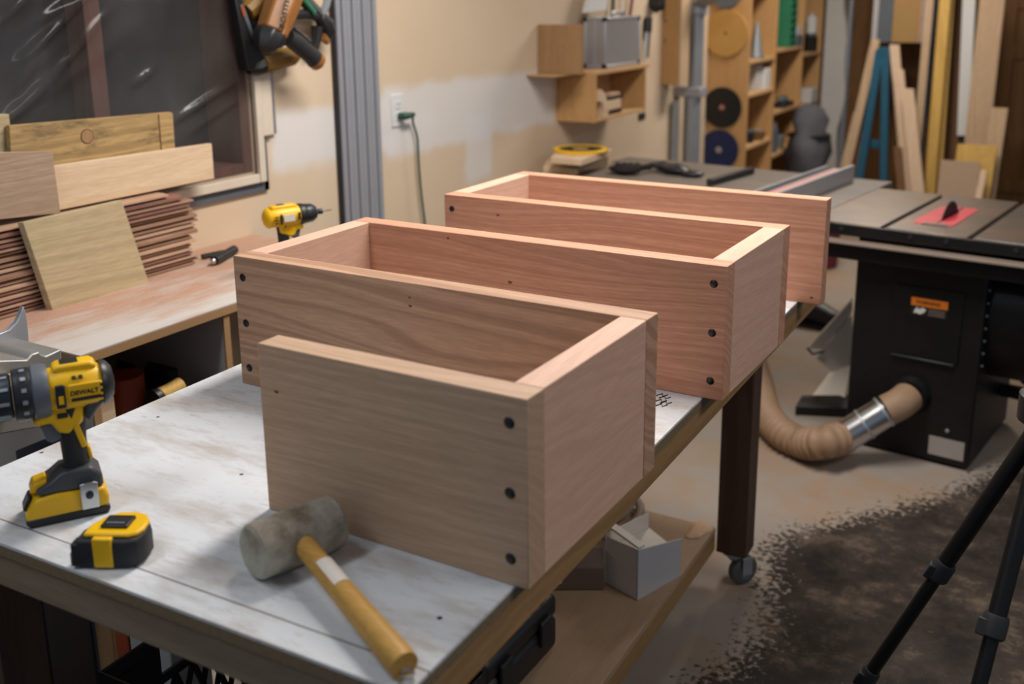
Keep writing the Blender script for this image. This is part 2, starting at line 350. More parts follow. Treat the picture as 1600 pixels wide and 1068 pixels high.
def floor_mat():
    m, nt, N, L, bs = newmat('dusty_concrete_and_dark_stain')
    v = coords(N, L, False)
    n = nd(N, 'ShaderNodeTexNoise', Scale=3.0, Detail=8.0, Roughness=.7); L(v, n.inputs['Vector'])
    light = mix(N, L, n.outputs[0], hexc('857f78'), hexc('9c9084'))
    n2 = nd(N, 'ShaderNodeTexNoise', Scale=1.7, Detail=7.0, Roughness=.7); L(v, n2.inputs['Vector'])
    r2 = ramp(N, [(.45, (0, 0, 0)), (.68, (.8,)*3)]); L(n2.outputs[0], r2.inputs[0])
    light = mix(N, L, r2.outputs[0], light, hexc('9a7652'))
    d0 = nd(N, 'ShaderNodeTexNoise', Scale=5.0, Detail=9.0, Roughness=.75); L(v, d0.inputs['Vector'])
    rd = ramp(N, [(.36, hexc('1f1b18')), (.52, hexc('39312b')), (.68, hexc('6f6052'))]); L(d0.outputs[0], rd.inputs[0])
    sk = nd(N, 'ShaderNodeTexNoise', Scale=70.0, Detail=4.0, Roughness=.7); L(v, sk.inputs['Vector'])
    rk = ramp(N, [(.64, (0, 0, 0)), (.74, (.55,)*3)]); L(sk.outputs[0], rk.inputs[0])
    dark = mix(N, L, rk.outputs[0], rd.outputs[0], hexc('8d7b68'))
    # boundary x - f(y): dark side is +x
    sp = N.new('ShaderNodeSeparateXYZ'); L(v, sp.inputs[0])
    fc = N.new('ShaderNodeFloatCurve'); cu = fc.mapping.curves[0]
    pts = [((y+1)/5, (x+.8)/1.6) for y, x in BND]
    while len(cu.points) < len(pts): cu.points.new(.5, .5)
    for q, p in zip(cu.points, pts): q.location = p
    fc.mapping.update()
    my = nd(N, 'ShaderNodeMapRange'); my.inputs[1].default_value = -1; my.inputs[2].default_value = 4; L(sp.outputs[1], my.inputs[0]); L(my.outputs[0], fc.inputs['Value'])
    mx = nd(N, 'ShaderNodeMapRange'); mx.inputs[1].default_value = -.8; mx.inputs[2].default_value = .8; L(sp.outputs[0], mx.inputs[0])
    df = nd(N, 'ShaderNodeMath', operation='SUBTRACT'); L(mx.outputs[0], df.inputs[0]); L(fc.outputs[0], df.inputs[1])
    ed = nd(N, 'ShaderNodeTexNoise', Scale=9.0, Detail=8.0, Roughness=.75); L(v, ed.inputs['Vector'])
    em = nd(N, 'ShaderNodeMath', operation='MULTIPLY_ADD'); em.inputs[1].default_value = .10; em.inputs[2].default_value = -.05; L(ed.outputs[0], em.inputs[0])
    fi = nd(N, 'ShaderNodeTexNoise', Scale=60.0, Detail=3.0); L(v, fi.inputs['Vector'])
    fm = nd(N, 'ShaderNodeMath', operation='MULTIPLY_ADD'); fm.inputs[1].default_value = .24; fm.inputs[2].default_value = -.12; L(fi.outputs[0], fm.inputs[0])
    a = nd(N, 'ShaderNodeMath', operation='ADD'); L(df.outputs[0], a.inputs[0]); L(em.outputs[0], a.inputs[1])
    b = nd(N, 'ShaderNodeMath', operation='ADD'); L(a.outputs[0], b.inputs[0]); L(fm.outputs[0], b.inputs[1])
    f = nd(N, 'ShaderNodeMapRange'); f.inputs[1].default_value = -.008; f.inputs[2].default_value = .03; L(b.outputs[0], f.inputs[0])
    L(mix(N, L, f.outputs[0], light, dark), bs.inputs['Base Color'])
    bs.inputs['Roughness'].default_value = .7; bs.inputs['Specular IOR Level'].default_value = .25
    bp = nd(N, 'ShaderNodeBump', Strength=.25, Distance=.004); L(ed.outputs[0], bp.inputs['Height']); L(bp.outputs[0], bs.inputs['Normal'])
    return m
BND = [(-1, -.30), (.6, -.26), (.95, -.20), (1.31, -.12), (1.55, -.16), (1.74, -.216), (1.96, -.10), (2.17, .062), (2.36, .18), (2.48, .24), (4, .8)]
M['floor'] = floor_mat()
def plastic_mat():
    m, nt, N, L, bs = newmat('clear_plastic_sheet')
    tr = N.new('ShaderNodeBsdfTransparent'); tr.inputs[0].default_value = (.80, .81, .84, 1)
    bs.inputs['Base Color'].default_value = (*hexc('8a8580'), 1); bs.inputs['Roughness'].default_value = .16; bs.inputs['Specular IOR Level'].default_value = .9
    v = coords(N, L, False); n = nd(N, 'ShaderNodeTexNoise', Scale=3.0, Detail=5.0); L(v, n.inputs['Vector'])
    r = ramp(N, [(.3, (.08,)*3), (.75, (.26,)*3)]); L(n.outputs[0], r.inputs[0])
    mx = N.new('ShaderNodeMixShader'); L(r.outputs[0], mx.inputs[0]); L(tr.outputs[0], mx.inputs[1]); L(bs.outputs[0], mx.inputs[2])
    L(mx.outputs[0], N['Material Output'].inputs['Surface']); return m
M['sheet'] = plastic_mat()

# ------------------------------------------------------------------ the room
YB = 7.15
WY1, WZ0, WZ1 = P(386, 120, x=XW).y, P(400, 268, x=XW).z, 2.30            # window opening, right edge and sill
struct('floor', B().box((-1.9, -2.6, -.05), (3.2, YB+.1, 0)), M['floor'])
w = B().box((XW-.14, -2.6, 0), (XW, YB, WZ0)).box((XW-.14, -2.6, WZ1), (XW, YB, CEIL)).box((XW-.14, WY1, WZ0), (XW, YB, WZ1)).box((XW-.14, -2.6, WZ0), (XW, -1.2, WZ1))
struct('wall_left', w, M['wall'])
wb = struct('wall_back', B().box((-1.9, YB+.012, 0), (3.2, YB+.12, CEIL)), M['paneldark'])
x = -1.70
k = 0
while x < 1.6:
    wdt = [.17, .21, .14, .19, .23][k % 5]
    obj('panel', B().box((x+.003, YB-.004*(k % 2), .02), (x+wdt-.003, YB+.014, CEIL-.02)), M['paneldark'], wb, .003)
    x += wdt; k += 1
struct('ceiling', B().box((-1.9, -2.6, CEIL), (3.2, YB+.1, CEIL+.08)), M['offwhite'])
for i, (x, y, sx, sy, wt, c) in enumerate(LAMPS):
    t = thing('ceiling_light', ['ceiling light fixture over the workbench', 'ceiling light fixture over the far shelves', 'ceiling light fixture over the mitre saw', 'ceiling light fixture over the tripod side'][i], 'light fixture', (x, y, CEIL-.12), 0, 'ceiling lights')
    obj('housing', B().box((-sx/2-.02, -sy/2-.02, .05), (sx/2+.02, sy/2+.02, .12)), M['white'], t, .004)
    for s in (-1, 1): obj('tube', B().tube([(s*.06, -sy/2, .03), (s*.06, sy/2, .03)], .014, 10), M['white'], t)

# window with jamb, stud, night glass and loose plastic sheet
win = obj('window_1', B().box((XW-.15, -1.22, WZ0-.02), (XW-.141, WY1+.02, WZ1+.02)), M['night']); win['kind'] = 'structure'
obj('jamb', B().box((XW-.14, WY1-.035, WZ0), (XW-.004, WY1-.001, WZ1)), M['jamb'], win, .002)
obj('sill', B().box((XW-.14, -1.2, WZ0+.001), (XW-.004, WY1-.036, WZ0+.03)), M['jamb'], win, .002)
ys = P(140, 100, x=XW-.09)
obj('stud', B().box((XW-.135, ys.y-.025, WZ0+.03), (XW-.06, ys.y+.025, WZ1)), M['jamb'], win, .002)
def sheet():
    b = B(); ny, nz = 260, 150; y0, y1, z0, z1 = -1.2, WY1-.002, WZ0+.002, WZ1
    def h(y, z):
        s = 0
        for (cy, cz, ang, ln, wdt, amp) in FOLDS:
            u = (y-cy)*math.cos(ang)+(z-cz)*math.sin(ang); q = -(y-cy)*math.sin(ang)+(z-cz)*math.cos(ang)
            s += amp*math.exp(-(q/wdt)**2)*math.exp(-(u/ln)**4)
        return s + .004*math.sin(5*y+3*z) + .003*math.sin(11*z-4*y)
    for i in range(nz+1):
        for j in range(ny+1):
            y = y0+(y1-y0)*j/ny; z = z0+(z1-z0)*i/nz; b.v.append(Vector((XW+.010+h(y, z), y, z)))
    n = ny+1
    b.f = [(i*n+j, i*n+j+1, (i+1)*n+j+1, (i+1)*n+j) for i in range(nz) for j in range(ny)]
    return b
def fold(x0, y0, x1, y1, wdt, amp):
    a = P(x0, y0, x=XW); c = P(x1, y1, x=XW); return ((a.y+c.y)/2, (a.z+c.z)/2, math.atan2(c.z-a.z, c.y-a.y), (a-c).length*.6, wdt, amp)
FOLDS = [fold(30, 88, 125, -5, .012, .020), fold(275, 182, 370, 120, .010, .014), fold(40, 110, 130, 40, .03, .012), fold(0, 20, 40, -10, .03, .012),
         fold(60, 150, 180, 60, .02, .008), fold(205, 130, 235, 108, .010, .010), fold(20, 180, 110, 80, .012, .012), fold(0, 190, 60, 120, .012, .010),
         fold(60, 30, 150, -30, .012, .014), fold(300, 200, 372, 150, .010, .008), fold(90, 95, 160, 20, .010, .010), fold(20, 140, 40, 95, .012, .012), fold(-60, 80, 40, -20, .014, .014)]
obj('plastic_sheet', sheet(), M['sheet'], win, ang=80)
# trim pieces round the opening
obj('casing', B().box((XW+.012, WY1+.002, WZ0-.03), (XW+.026, WY1+.028, WZ1)), M['drywalledge'], win, .002)
obj('casing', B().box((XW+.012, -1.2, WZ0-.03), (XW+.026, WY1, WZ0-.004)), M['drywalledge'], win, .002)
q = P(405, 212, x=XW).z
obj('casing', B().box((XW+.002, WY1+.029, q), (XW+.022, WY1+.075, WZ1)), M['drywalledge'], win, .002)
obj('casing', B().box((XW+.002, WY1+.076, q), (XW+.014, WY1+.095, WZ1)), M['galv'], win, .002)
obj('casing', B().box((XW+.002, -1.2, WZ0-.06), (XW+.012, WY1+.05, WZ0-.031)), M['greyplastic'], win, .001)
obj('casing', B().box((XW+.002, WY1+.03, WZ0-.06), (XW+.012, WY1+.05, q-.004)), M['greyplastic'], win, .001)

# ------------------------------------------------------------------ workbench (slightly turned against the boards)
ANG = .02525; BL, BR, BF, BK = -.844, -.0194, -.2187, 1.555
bench = thing('workbench', 'low rolling workbench with stained white top and dark posts', 'workbench', (0, 0, 0), ANG)
obj('bench_top', B().box((BL, BF, HB-.004), (BR, BK, HB)), M['benchwhite'], bench)
obj('top_panel', B().box((BL, BF, HB-.02), (BR, BK, HB-.004)), M['plyedge'], bench, .0008)
az0, az1 = HB-.066, HB-.0205
obj('apron', B().box((BL, BF+.002, az0), (BR-.002, BF+.04, az1)), M['frame2x4x'], bench, .002)
obj('apron', B().box((BL, BK-.04, az0), (BR-.002, BK-.002, az1)), M['frame2x4x'], bench, .002)
obj('apron', B().box((BR-.04, BF+.041, az0), (BR-.002, BK-.041, az1)), M['frame2x4'], bench, .002)
obj('apron', B().box((BL+.002, BF+.041, az0), (BL+.04, BK-.041, az1)), M['frame2x4'], bench, .002)
for lx in (-.842, -.232):
    for ly in (-.17, 1.475):
        lg = obj('leg', B().box((lx, ly, .10), (lx+.08, ly+.075, az0 - (.0 if False else .0005))), M['darkpost'], bench, .003)
        cs = obj('caster', B().lathe([(0, .012), (.012, .022), (.022, .022), (.024, .036), (.028, .036)], (lx+.04, ly+.035, .071)), M['galv'], bench)
        wx = Vector((.80, -.60, 0)); wy = Vector((.60, .80, 0)); wc = Vector((lx+.04, ly+.035, .0415)) + wy*.004 + Vector((.018, .010, 0)); RM = Matrix(((wx.x, wy.x, 0), (wx.y, wy.y, 0), (0, 0, 1)))
        for s_ in (-1, 1): obj('fork_arm', B().obox(wc+wx*.020*s_+Vector((0, 0, .018)), (.003, .030, .052), RM), M['galv'], cs, .001)
        obj('wheel', B().lathe([(-.014, .012), (-.014, .028), (-.012, .036), (-.008, .041), (.008, .041), (.012, .036), (.014, .028), (.014, .012)], wc, wx, 24), M['wheelgrey'], cs)
        obj('hub', B().lathe([(-.0165, .006), (-.0165, .022), (.0165, .022), (.0165, .006)], wc, wx, 16), M['greyplastic'], cs)
sz1, sz0 = .173, .108
obj('lower_shelf', B().box((-.80, -.09, sz1-.014), (-.2335, 1.47, sz1)), M['shelfboard'], bench, .001)
obj('shelf_rail', B().box((-.268, -.09, sz0), (-.2335, 1.47, sz1-.0145)), M['frame2x4'], bench, .002)
obj('shelf_rail', B().box((-.80, -.09, sz0), (-.765, 1.47, sz1-.0145)), M['frame2x4'], bench, .002)
for px, py in ((687, 965), (1040, 600)):
    q = P(px, py, z=HB); R = Matrix.Rotation(-ANG, 3, 'Z') @ Vector((q.x, q.y, 0))
    obj('drill_hole', B().lathe([(0, .0032), (.0003, .0032)], (R.x, R.y, HB), n=12), M['plug'], bench)
# pencilled scribble near the middle of the right edge
sb = B()
for k, (px, py) in enumerate([(1034, 618), (1038, 622), (1032, 627), (1040, 630), (1033, 634)]):
    q = P(px, py, z=HB); R = Matrix.Rotation(-ANG, 3, 'Z') @ Vector((q.x, q.y, 0))
    sb.tube([(R.x-.008, R.y-.004, HB+.0004), (R.x-.002, R.y+.009, HB+.0004), (R.x+.003, R.y-.003, HB+.0004), (R.x+.008, R.y+.008, HB+.0004)], .0012, 5)
obj('pencil_marks', sb, M['plug'], bench)

# ------------------------------------------------------------------ zigzag of mahogany boards
H, L_, L1, T = .235, .778, .402, .0397
gaps = [.2921, .2906, .2850, .2805]; Y = [0]
for g in gaps: Y.append(Y[-1]+T+g)
zig = thing('zigzag_planter', 'mahogany boards joined in a zigzag standing on the white workbench', 'planter frame', (0, 0, HB+.0004))
def board(x0, x1, y0, y1, mat, nm):
    return obj(nm, B().box((x0, y0, 0), (x1, y1, H)), mat, zig, .0012)
def plugs(bd, x, yf, zs):
    for z in zs: obj('plug', B().lathe([(-.002, .0070), (.0004, .0070), (.0016, .0055), (.0022, .001)], (x, yf, z), (0, -1, 0), 16), M['plug'], bd)
LB = []
for i in range(5):
    x0 = -L1 if i == 0 else -L_
    LB.append(board(x0, 0, Y[i], Y[i]+T, [M['m_pale'], M['m_long'], M['m_warm'], M['m_warm'], M['m_warm']][i], 'long_board'))
e = .0003
for i in range(4):
    y0, y1 = Y[i]+T+e, Y[i+1]-e
    if i % 2 == 0: board(-T, -.0006, y0, y1, M['m_end'], 'end_board')
    else: board(-L_+.0006, -L_+T, y0, y1, M['m_end'], 'end_board')
plugs(LB[0], -.0235, Y[0], (.203, .117, .034)); plugs(LB[1], -L_+.02, Y[1], (.198, .115, .032))
plugs(LB[2], -.022, Y[2], (.203, .118, .033)); plugs(LB[3], -L_+.02, Y[3], (.203, .118, .033))

def knot(bd, px, py, yv, r):
    q = P(px, py, y=yv) - Vector((0, 0, HB)); n = 14
    obj('knot', B().prism([(q.x+r*1.7*math.cos(a), yv-.0003, q.z+r*math.sin(a)*(1+.2*math.sin(3*a))) for a in [2*math.pi*k/n for k in range(n)]], (0, .001, 0)), M['jamb'], bd)
knot(LB[2], 797, 441, Y[2], .0028); knot(LB[2], 700, 372, Y[2], .002); knot(LB[1], 641, 478, Y[1], .002); knot(LB[1], 640, 465, Y[1], .0015)
knot(LB[0], 432, 612, Y[0], .0022); knot(LB[3], 778, 336, Y[3], .0025); knot(LB[4], 1268, 465, Y[4], .0025)
# ------------------------------------------------------------------ mallet
h0, h1 = P(398, 862, z=HB+.0352), P(520, 815, z=HB+.0352)
ml = thing('mallet', 'worn white rubber mallet with wooden handle lying on the bench', 'mallet', (*((h0+h1)/2)[:2], HB))
ax = (h1-h0).normalized(); ln = (h1-h0).length
q = B().lathe([(-.006, .020), (-.004, .030), (0, .0332), (ln*.25, .0345), (ln*.75, .0345), (ln, .0332), (ln+.004, .030), (ln+.006, .020)], h0, ax, 28)
obj('mallet_head', q, M['malletw'], ml, world=True)
s0 = (h0+h1)/2 + Vector((0, 0, .004)); e0 = P(632, 1040, z=HB+.0165)
d = (e0-s0); R_ = d.to_track_quat('X', 'Z').to_matrix()
hb = B(); pr = [(.0, .0125), (.06, .0130), (.3, .0135), (.7, .0150), (.95, .0165), (1, .0155)]
hb.tube([s0+d*t for t, _ in pr], [r for _, r in pr], 18)
ho = obj('handle', hb, M['malleth'], ml, world=True)
side = d.normalized().cross(Vector((0, 0, 1))).normalized(); up2 = side.cross(d.normalized())
lb = B(); rows = []
for t in (.30, .36, .42, .48):
    for a in (50, 70, 90, 110, 130):
        a_ = math.radians(a); rows.append(s0+d*t+(side*math.cos(a_)*1+up2*math.sin(a_))*.0146)
lb.add(rows, [(i*5+k, i*5+k+1, i*5+k+6, i*5+k+5) for i in range(3) for k in range(4)])
obj('worn_sticker', lb, M['paper'], ml, world=True)
ring = [e0+d.normalized()*(.006+.006*math.cos(a))+side*.007*math.sin(a)*.9+Vector((0, 0, -.004)) for a in [2*math.pi*k/16 for k in range(17)]]
obj('screw_eye', B().tube(ring, .0016, 6), M['steel'], ml, world=True)

# ------------------------------------------------------------------ tape measure
tp = P(170, 888, z=HB); tm = thing('tape_measure', 'yellow and black tape measure lying on its side on the bench', 'tape measure', (*tp[:2], HB), math.radians(28))
def outline(s, r=1.0):
    pts = [(-.040, -.033), (.026, -.033), (.036, -.027), (.041, -.012), (.040, .012), (.030, .030), (.012, .038), (-.012, .037), (-.030, .020), (-.040, -.006)]
    return [(x*s, y*s+.03) for x, y in pts]
b = B(); n = 10
for z, s in ((.001, .93), (.006, 1.0), (.030, 1.0), (.038, .95)): b.v += [Vector((x, y, z)) for x, y in outline(s)]
b.f = [(i*n+k, i*n+(k+1) % n, (i+1)*n+(k+1) % n, (i+1)*n+k) for i in range(3) for k in range(n)] + [tuple(range(n))[::-1], tuple(range(3*n, 4*n))]
obj('case', b, M['rubber'], tm, .003)
b = B().prism([(x*.86+.004, (y-.03)*.82+.032, .0375) for x, y in outline(1)], (0, 0, .006))
obj('side_panel', b, M['yellow'], tm, .003)
obj('front_band', B().prism([(-.014, -.0042, .0405), (-.014, -.0042, .004), (.010, -.0042, .004), (.010, -.0042, .0405), (.010, .01, .0425), (-.014, .01, .0425)], (0, 0, 0)) if False else
    B().box((-.016, -.0046, .003), (.008, .004, .0415)), M['yellow'], tm, .002)
ck = obj('belt_clip', B().box((-.014, .018, .044), (.020, .044, .0475)).box((-.014, .040, .042), (.020, .046, .0475)), M['black'], tm, .0015)
obj('rib', B().box((-.008, .022, .0476), (.014, .026, .0490)), M['greyplastic'], ck, .0008)
obj('tape_hook', B().box((-.0445, -.003, .004), (-.0425, .008, .022)), M['steel'], tm, .0005)
obj('mouth', B().box((-.043, -.004, .004), (-.034, .016, .034)), M['black'], tm, .002)

# ------------------------------------------------------------------ cordless drills
def side_prism(pts, w):      # outline (forward u, up z) thick w
    return B().prism([(u, -w/2, z) for u, z in pts], (0, w, 0))
def make_drill(loc, heading, label, style):
    t = thing('cordless_drill', label, 'drill', loc, heading)
    zc = .1745 if style == 1 else .168; dx = -.026 if style == 1 else 0; sd = 1 if style == 1 else -1
    # battery
    bt = obj('battery', side_prism([(-.046, .005), (.050, .005), (.056, .013), (.042, .037), (.016, .040), (-.044, .037), (-.049, .022)], .060), M['yellow'] if style == 1 else M['black'], t, .004)
    obj('battery_base', side_prism([(-.046, 0), (.050, 0), (.056, .007), (.052, .012), (-.047, .012), (-.049, .007)], .064), M['black'], bt, .003)
    obj('latch', B().obox((.0500, 0, .0265), (.006, .028, .020), Euler((0, math.radians(-28), 0)).to_matrix()), M['black'], bt, .002)
    # foot
    ft = obj('foot', side_prism([(-.044, .0375), (.036, .0395), (.040, .046), (.020, .056), (.006, .066), (-.030, .068), (-.043, .054)], .052), M['dgrey'] if style == 1 else M['black'], t, .006)
    obj('led_panel', side_prism([(.026, .041), (.047, .041), (.042, .054), (.024, .058)], .032), M['yellow'], ft, .003)
    # grip
    gb = B(); st = [(-.013, .060, .019, .019), (-.015, .075, .0165, .0165), (-.014, .100, .0165, .016), (-.014, .128, .019, .0165), (-.014, .150, .023, .018)]
    n = 16
    for u, z, a, c in st: gb.v += [Vector((u+a*math.cos(x), c*math.sin(x), z)) for x in [2*math.pi*k/n for k in range(n)]]
    gb.f = [(i*n+k, i*n+(k+1) % n, (i+1)*n+(k+1) % n, (i+1)*n+k) for i in range(len(st)-1) for k in range(n)] + [tuple(range(n))[::-1], tuple(range((len(st)-1)*n, len(st)*n))]
    gr = obj('grip', gb, M['rubber'], t)
    if style == 1:
        for s in (-1, 1):
            obj('grip_inlay', B().obox((-.022, s*.0150, .110), (.008, .006, .034), Euler((0, math.radians(14), 0)).to_matrix()), M['yellow'], gr, .002)
        obj('rear_inlay', B().obox((-.0315, 0, .080), (.006, .014, .018), Euler((0, math.radians(8), 0)).to_matrix()), M['yellow'], gr, .002)
    # housing
    hs = obj('housing', B().lathe([(-.058, .018), (-.056, .025), (-.048, .0290), (-.02, .0300), (.020+dx, .0300), (.034+dx, .0285)], (0, 0, zc), (1, 0, 0), 24), M['yellow'], t)
    obj('top_rail', side_prism([(-.050, zc+.023), (.024+dx, zc+.023), (.030+dx, zc+.030), (.022+dx, zc+.035), (-.044, zc+.035), (-.052, zc+.030)], .030), M['yellow'], hs, .004)
    obj('direction_slot', B().box((-.030, -.009, zc+.0348), (-.008, .009, zc+.0365)), M['black'], hs, .001)
    obj('neck', side_prism([(-.032, zc-.018), (.030+dx, zc-.018), (.046+dx*.5, zc-.034), (.042+dx*.5, zc-.043), (.024+dx*.5, zc-.041), (.016+dx*.5, zc-.056), (.004+dx*.5, zc-.060), (-.028, zc-.046)], .034), M['yellow'], hs, .004)
    obj('motor_cap', B().lathe([(-.072, .008), (-.070, .019), (-.065, .026), (-.060, .0296), (-.0565, .0302), (-.0565, .026)], (0, 0, zc), (1, 0, 0), 24), M['chuck'] if style == 1 else M['yellow'], t)
    obj('trigger', side_prism([(.018+dx*.5, zc-.043), (.038+dx*.5, zc-.044), (.034+dx*.5, zc-.055), (.032+dx*.5, zc-.066), (.024+dx*.5, zc-.072), (.008+dx*.5, zc-.064)], .018), M['greyplastic'], t, .003)
    if style == 1:
        obj('forward_button', B().obox((-.004, sd*.0175, zc-.032), (.013, .004, .007), Matrix.Identity(3)), M['black'], t, .0015)
        obj('nameplate', B().obox((-.034, sd*.0298, zc-.001), (.042, .004, .027), Matrix.Identity(3)), M['yellow'], hs, .003)
        obj('stripe', B().obox((-.034, sd*.0319, zc-.008), (.036, .001, .0045), Matrix.Identity(3)), M['black'], hs)
        text('DEWALT', .0086, (-.0150, sd*.0322, zc-.002), (-1, 0, 0), (0, 0, 1), M['black'], hs)
        for z in (-.009, -.001, .007): obj('vent', B().obox((-.0545, sd*.0305, zc+z), (.005, .003, .004), Matrix.Identity(3)), M['black'], hs)
        for u in (-.006, .002): obj('vent', B().obox((u-.024, sd*.0235, zc+.019), (.005, .004, .004), Euler((math.radians(-40*sd), 0, 0)).to_matrix()), M['black'], hs)
        ms = obj('mode_switch', B().obox((-.004, sd*.0290, zc-.002), (.012, .005, .032), Matrix.Identity(3)), M['black'], hs, .002)
        obj('hammer_mark', B().obox((-.004, sd*.0320, zc-.006), (.006, .001, .011), Matrix.Identity(3)), M['yellow'], ms)
        obj('rear_shell', side_prism([(-.064, zc-.014), (-.033, zc-.018), (-.030, zc-.040), (-.037, zc-.046), (-.048, zc-.030)], .042), M['dgrey'], t, .006)
        hk = obj('belt_hook', B().obox((-.024, sd*.0345, .031), (.022, .003, .036), Matrix.Identity(3)).obox((-.024, sd*.0305, .0475), (.018, .01, .004), Matrix.Identity(3)), M['steel'], t, .001)
        obj('screw', B().lathe([(0, .005), (.002, .005), (.003, .003)], (-.024, sd*.0362, .033), (0, sd, 0), 12), M['chuck'], hk)
        g0 = .0085
        obj('gear_collar', B().lathe([(g0, .034), (g0+.006, .036), (g0+.018, .036), (g0+.020, .034)], (0, 0, zc), (1, 0, 0), 28), M['greyplastic'], t)
        ct = obj('clutch_ring', B().lathe([(g0+.0205, .034), (g0+.024, .035), (g0+.040, .034), (g0+.042, .031)], (0, 0, zc), (1, 0, 0), 28), M['chuck'], t)
        for k in range(14):
            a = 2*math.pi*k/14
            obj('number_mark', B().obox((g0+.029, math.cos(a)*.0352, zc+math.sin(a)*.0352), (.006, .0012, .005), Euler((a+math.pi/2, 0, 0)).to_matrix() @ Euler((math.pi/2, 0, 0)).to_matrix()), M['ring'], ct)
        ch = obj('chuck', B().lathe([(g0+.0425, .027), (g0+.045, .030), (g0+.072, .030), (g0+.075, .028)], (0, 0, zc), (1, 0, 0), 28), M['chuck'], t)
        for k in range(10):
            a = 2*math.pi*k/10
            obj('chuck_rib', B().obox((g0+.059, math.cos(a)*.0298, zc+math.sin(a)*.0298), (.024, .0025, .004), Euler((a, 0, 0)).to_matrix()), M['ring'], ch)
        obj('chuck_band', B().lathe([(g0+.0755, .029), (g0+.077, .031), (g0+.086, .031), (g0+.088, .029)], (0, 0, zc), (1, 0, 0), 28), M['ring'], t)
        obj('chuck_nose', B().lathe([(g0+.0885, .027), (g0+.10, .027), (g0+.118, .022), (g0+.122, .012)], (0, 0, zc), (1, 0, 0), 28), M['chuck'], t)
    else:
        for z in (-.012, -.003, .006): obj('vent', B().obox((-.045, sd*.0335, zc+z), (.010, .004, .003), Matrix.Identity(3)), M['black'], hs)
        obj('side_band', B().obox((-.030, sd*.0325, zc-.002), (.006, .005, .030), Matrix.Identity(3)), M['black'], hs, .001)
        obj('side_band', B().obox((.026, sd*.0325, zc+.002), (.006, .005, .022), Matrix.Identity(3)), M['black'], hs, .001)
        obj('worn_label', B().obox((-.006, sd*.0334, zc), (.034, .003, .020), Matrix.Identity(3)), M['paper'], hs)
        obj('gear_collar', B().lathe([(.034, .030), (.038, .032), (.050, .031), (.052, .028)], (0, 0, zc), (1, 0, 0), 24), M['black'], t)
        obj('chuck', B().lathe([(.0525, .027), (.056, .029), (.078, .027), (.090, .019), (.093, .010)], (0, 0, zc), (1, 0, 0), 24), M['chuck'], t)
        obj('bit_holder', B().lathe([(.0935, .005), (.100, .005), (.101, .0085), (.112, .0085), (.113, .004)], (0, 0, zc), (1, 0, 0), 12), M['chuck'], t)
        obj('drill_bit', B().lathe([(.1135, .0018), (.140, .0018), (.145, .0005)], (0, 0, zc), (1, 0, 0), 8), M['steel'], t)
    return t
q = P(110, 797, z=HB)
make_drill((q.x, q.y, HB), math.radians(-122), 'large yellow and black cordless drill standing on the workbench', 1)
q = P(447, 319, z=1.018)
d2 = make_drill((q.x, q.y, .84), math.radians(66), 'small yellow cordless drill with black chuck standing on the wall counter', 2)

d2.scale = (.88, .88, .88)
# ------------------------------------------------------------------ wall counter and what lies on it
CX, CZ, CY0, CY1 = -1.215, .84, P(112, 552, z=.84).y, 1.30
ct = thing('wall_counter', 'white topped particle board counter along the tan wall', 'counter', (-1.45, .7, 0))
obj('counter_top', B().box((XW+.002, CY0, CZ-.003), (CX, CY1, CZ)), M['counter'], ct, world=True)
obj('counter_panel', B().box((XW+.002, CY0, CZ-.022), (CX, CY1, CZ-.003)), M['particle'], ct, world=True)
yp = P(356, 500, x=CX).y
for k, (a, c) in enumerate(((CY0+.02, CY0+.038), (yp-.009, yp+.009), (CY1-.03, CY1-.012))):
    obj('upright', B().box((XW+.004, a, .0), (CX-.010, c, CZ-.0225)), M['whitemetal'], ct, world=True)
    obj('edge_strip', B().box((CX-.0098, a, .0), (CX-.004, c, CZ-.0225)), M['particle'], ct, world=True)
obj('back_panel', B().box((XW+.004, CY0+.04, .0), (XW+.016, yp-.01, CZ-.0225)), M['brownbox'], ct, world=True)
SH = .40
obj('inner_shelf', B().box((XW+.017, CY0+.04, SH-.018), (CX-.012, yp-.01, SH)), M['particle'], ct, world=True)
def can(px, py, r, h, mats, label, name, cat, xx=-1.40, n=20):
    q = P(px, py, x=xx); t = thing(name, label, cat, (xx, q.y, SH), 0)
    z = 0
    for nm, hh, rr, m in mats: obj(nm, B().lathe([(z, rr*.96), (z+.002, rr), (z+hh-.002, rr), (z+hh, rr*.96)], (0, 0, 0), n=n), M[m], t); z += hh+.0002
    return t
q = P(195, 580, x=-1.36).z-SH
can(195, 600, .045, .2, [('body', q*.48, .046, 'greyplastic'), ('cover', q*.5, .043, 'redtin')], 'tall can with rust red upper half under the counter', 'spray_can', 'can', -1.36)
q = P(250, 574, x=-1.42).z-SH
can(262, 590, .05, .2, [('body', q*.8, .05, 'bluetin'), ('lid', q*.18, .051, 'black')], 'blue tin with dark lid under the counter', 'paint_tin', 'tin', -1.44)
q = P(222, 560, x=-1.5).z-SH
can(218, 570, .05, .2, [('body', q*.9, .055, 'black')] , 'dark jar standing behind the cans under the counter', 'jar', 'jar', -1.58)
q = P(266, 611, x=-1.28); 
tw = thing('twine_spool', 'spool of yellow twine lying by the blue tin', 'twine', (q.x, q.y, SH))
obj('pedestal_box', B().box((-.04, -.05, .0), (.04, .05, q.z-SH-.022)), M['black'], tw, .003)
obj('twine', B().lathe([(-.034, .014), (-.03, .021), (0, .019), (.03, .021), (.034, .014)], (0, 0, q.z-SH), (0, 1, .1), 16), M['yellow_z'], tw)
obj('spool_end', B().lathe([(-.05, .010), (-.048, .024), (-.0345, .024)], (0, 0, q.z-SH), (0, 1, .1), 16), M['black'], tw)
q0, q1 = P(132, 660, x=-1.27), P(178, 618, x=-1.27)
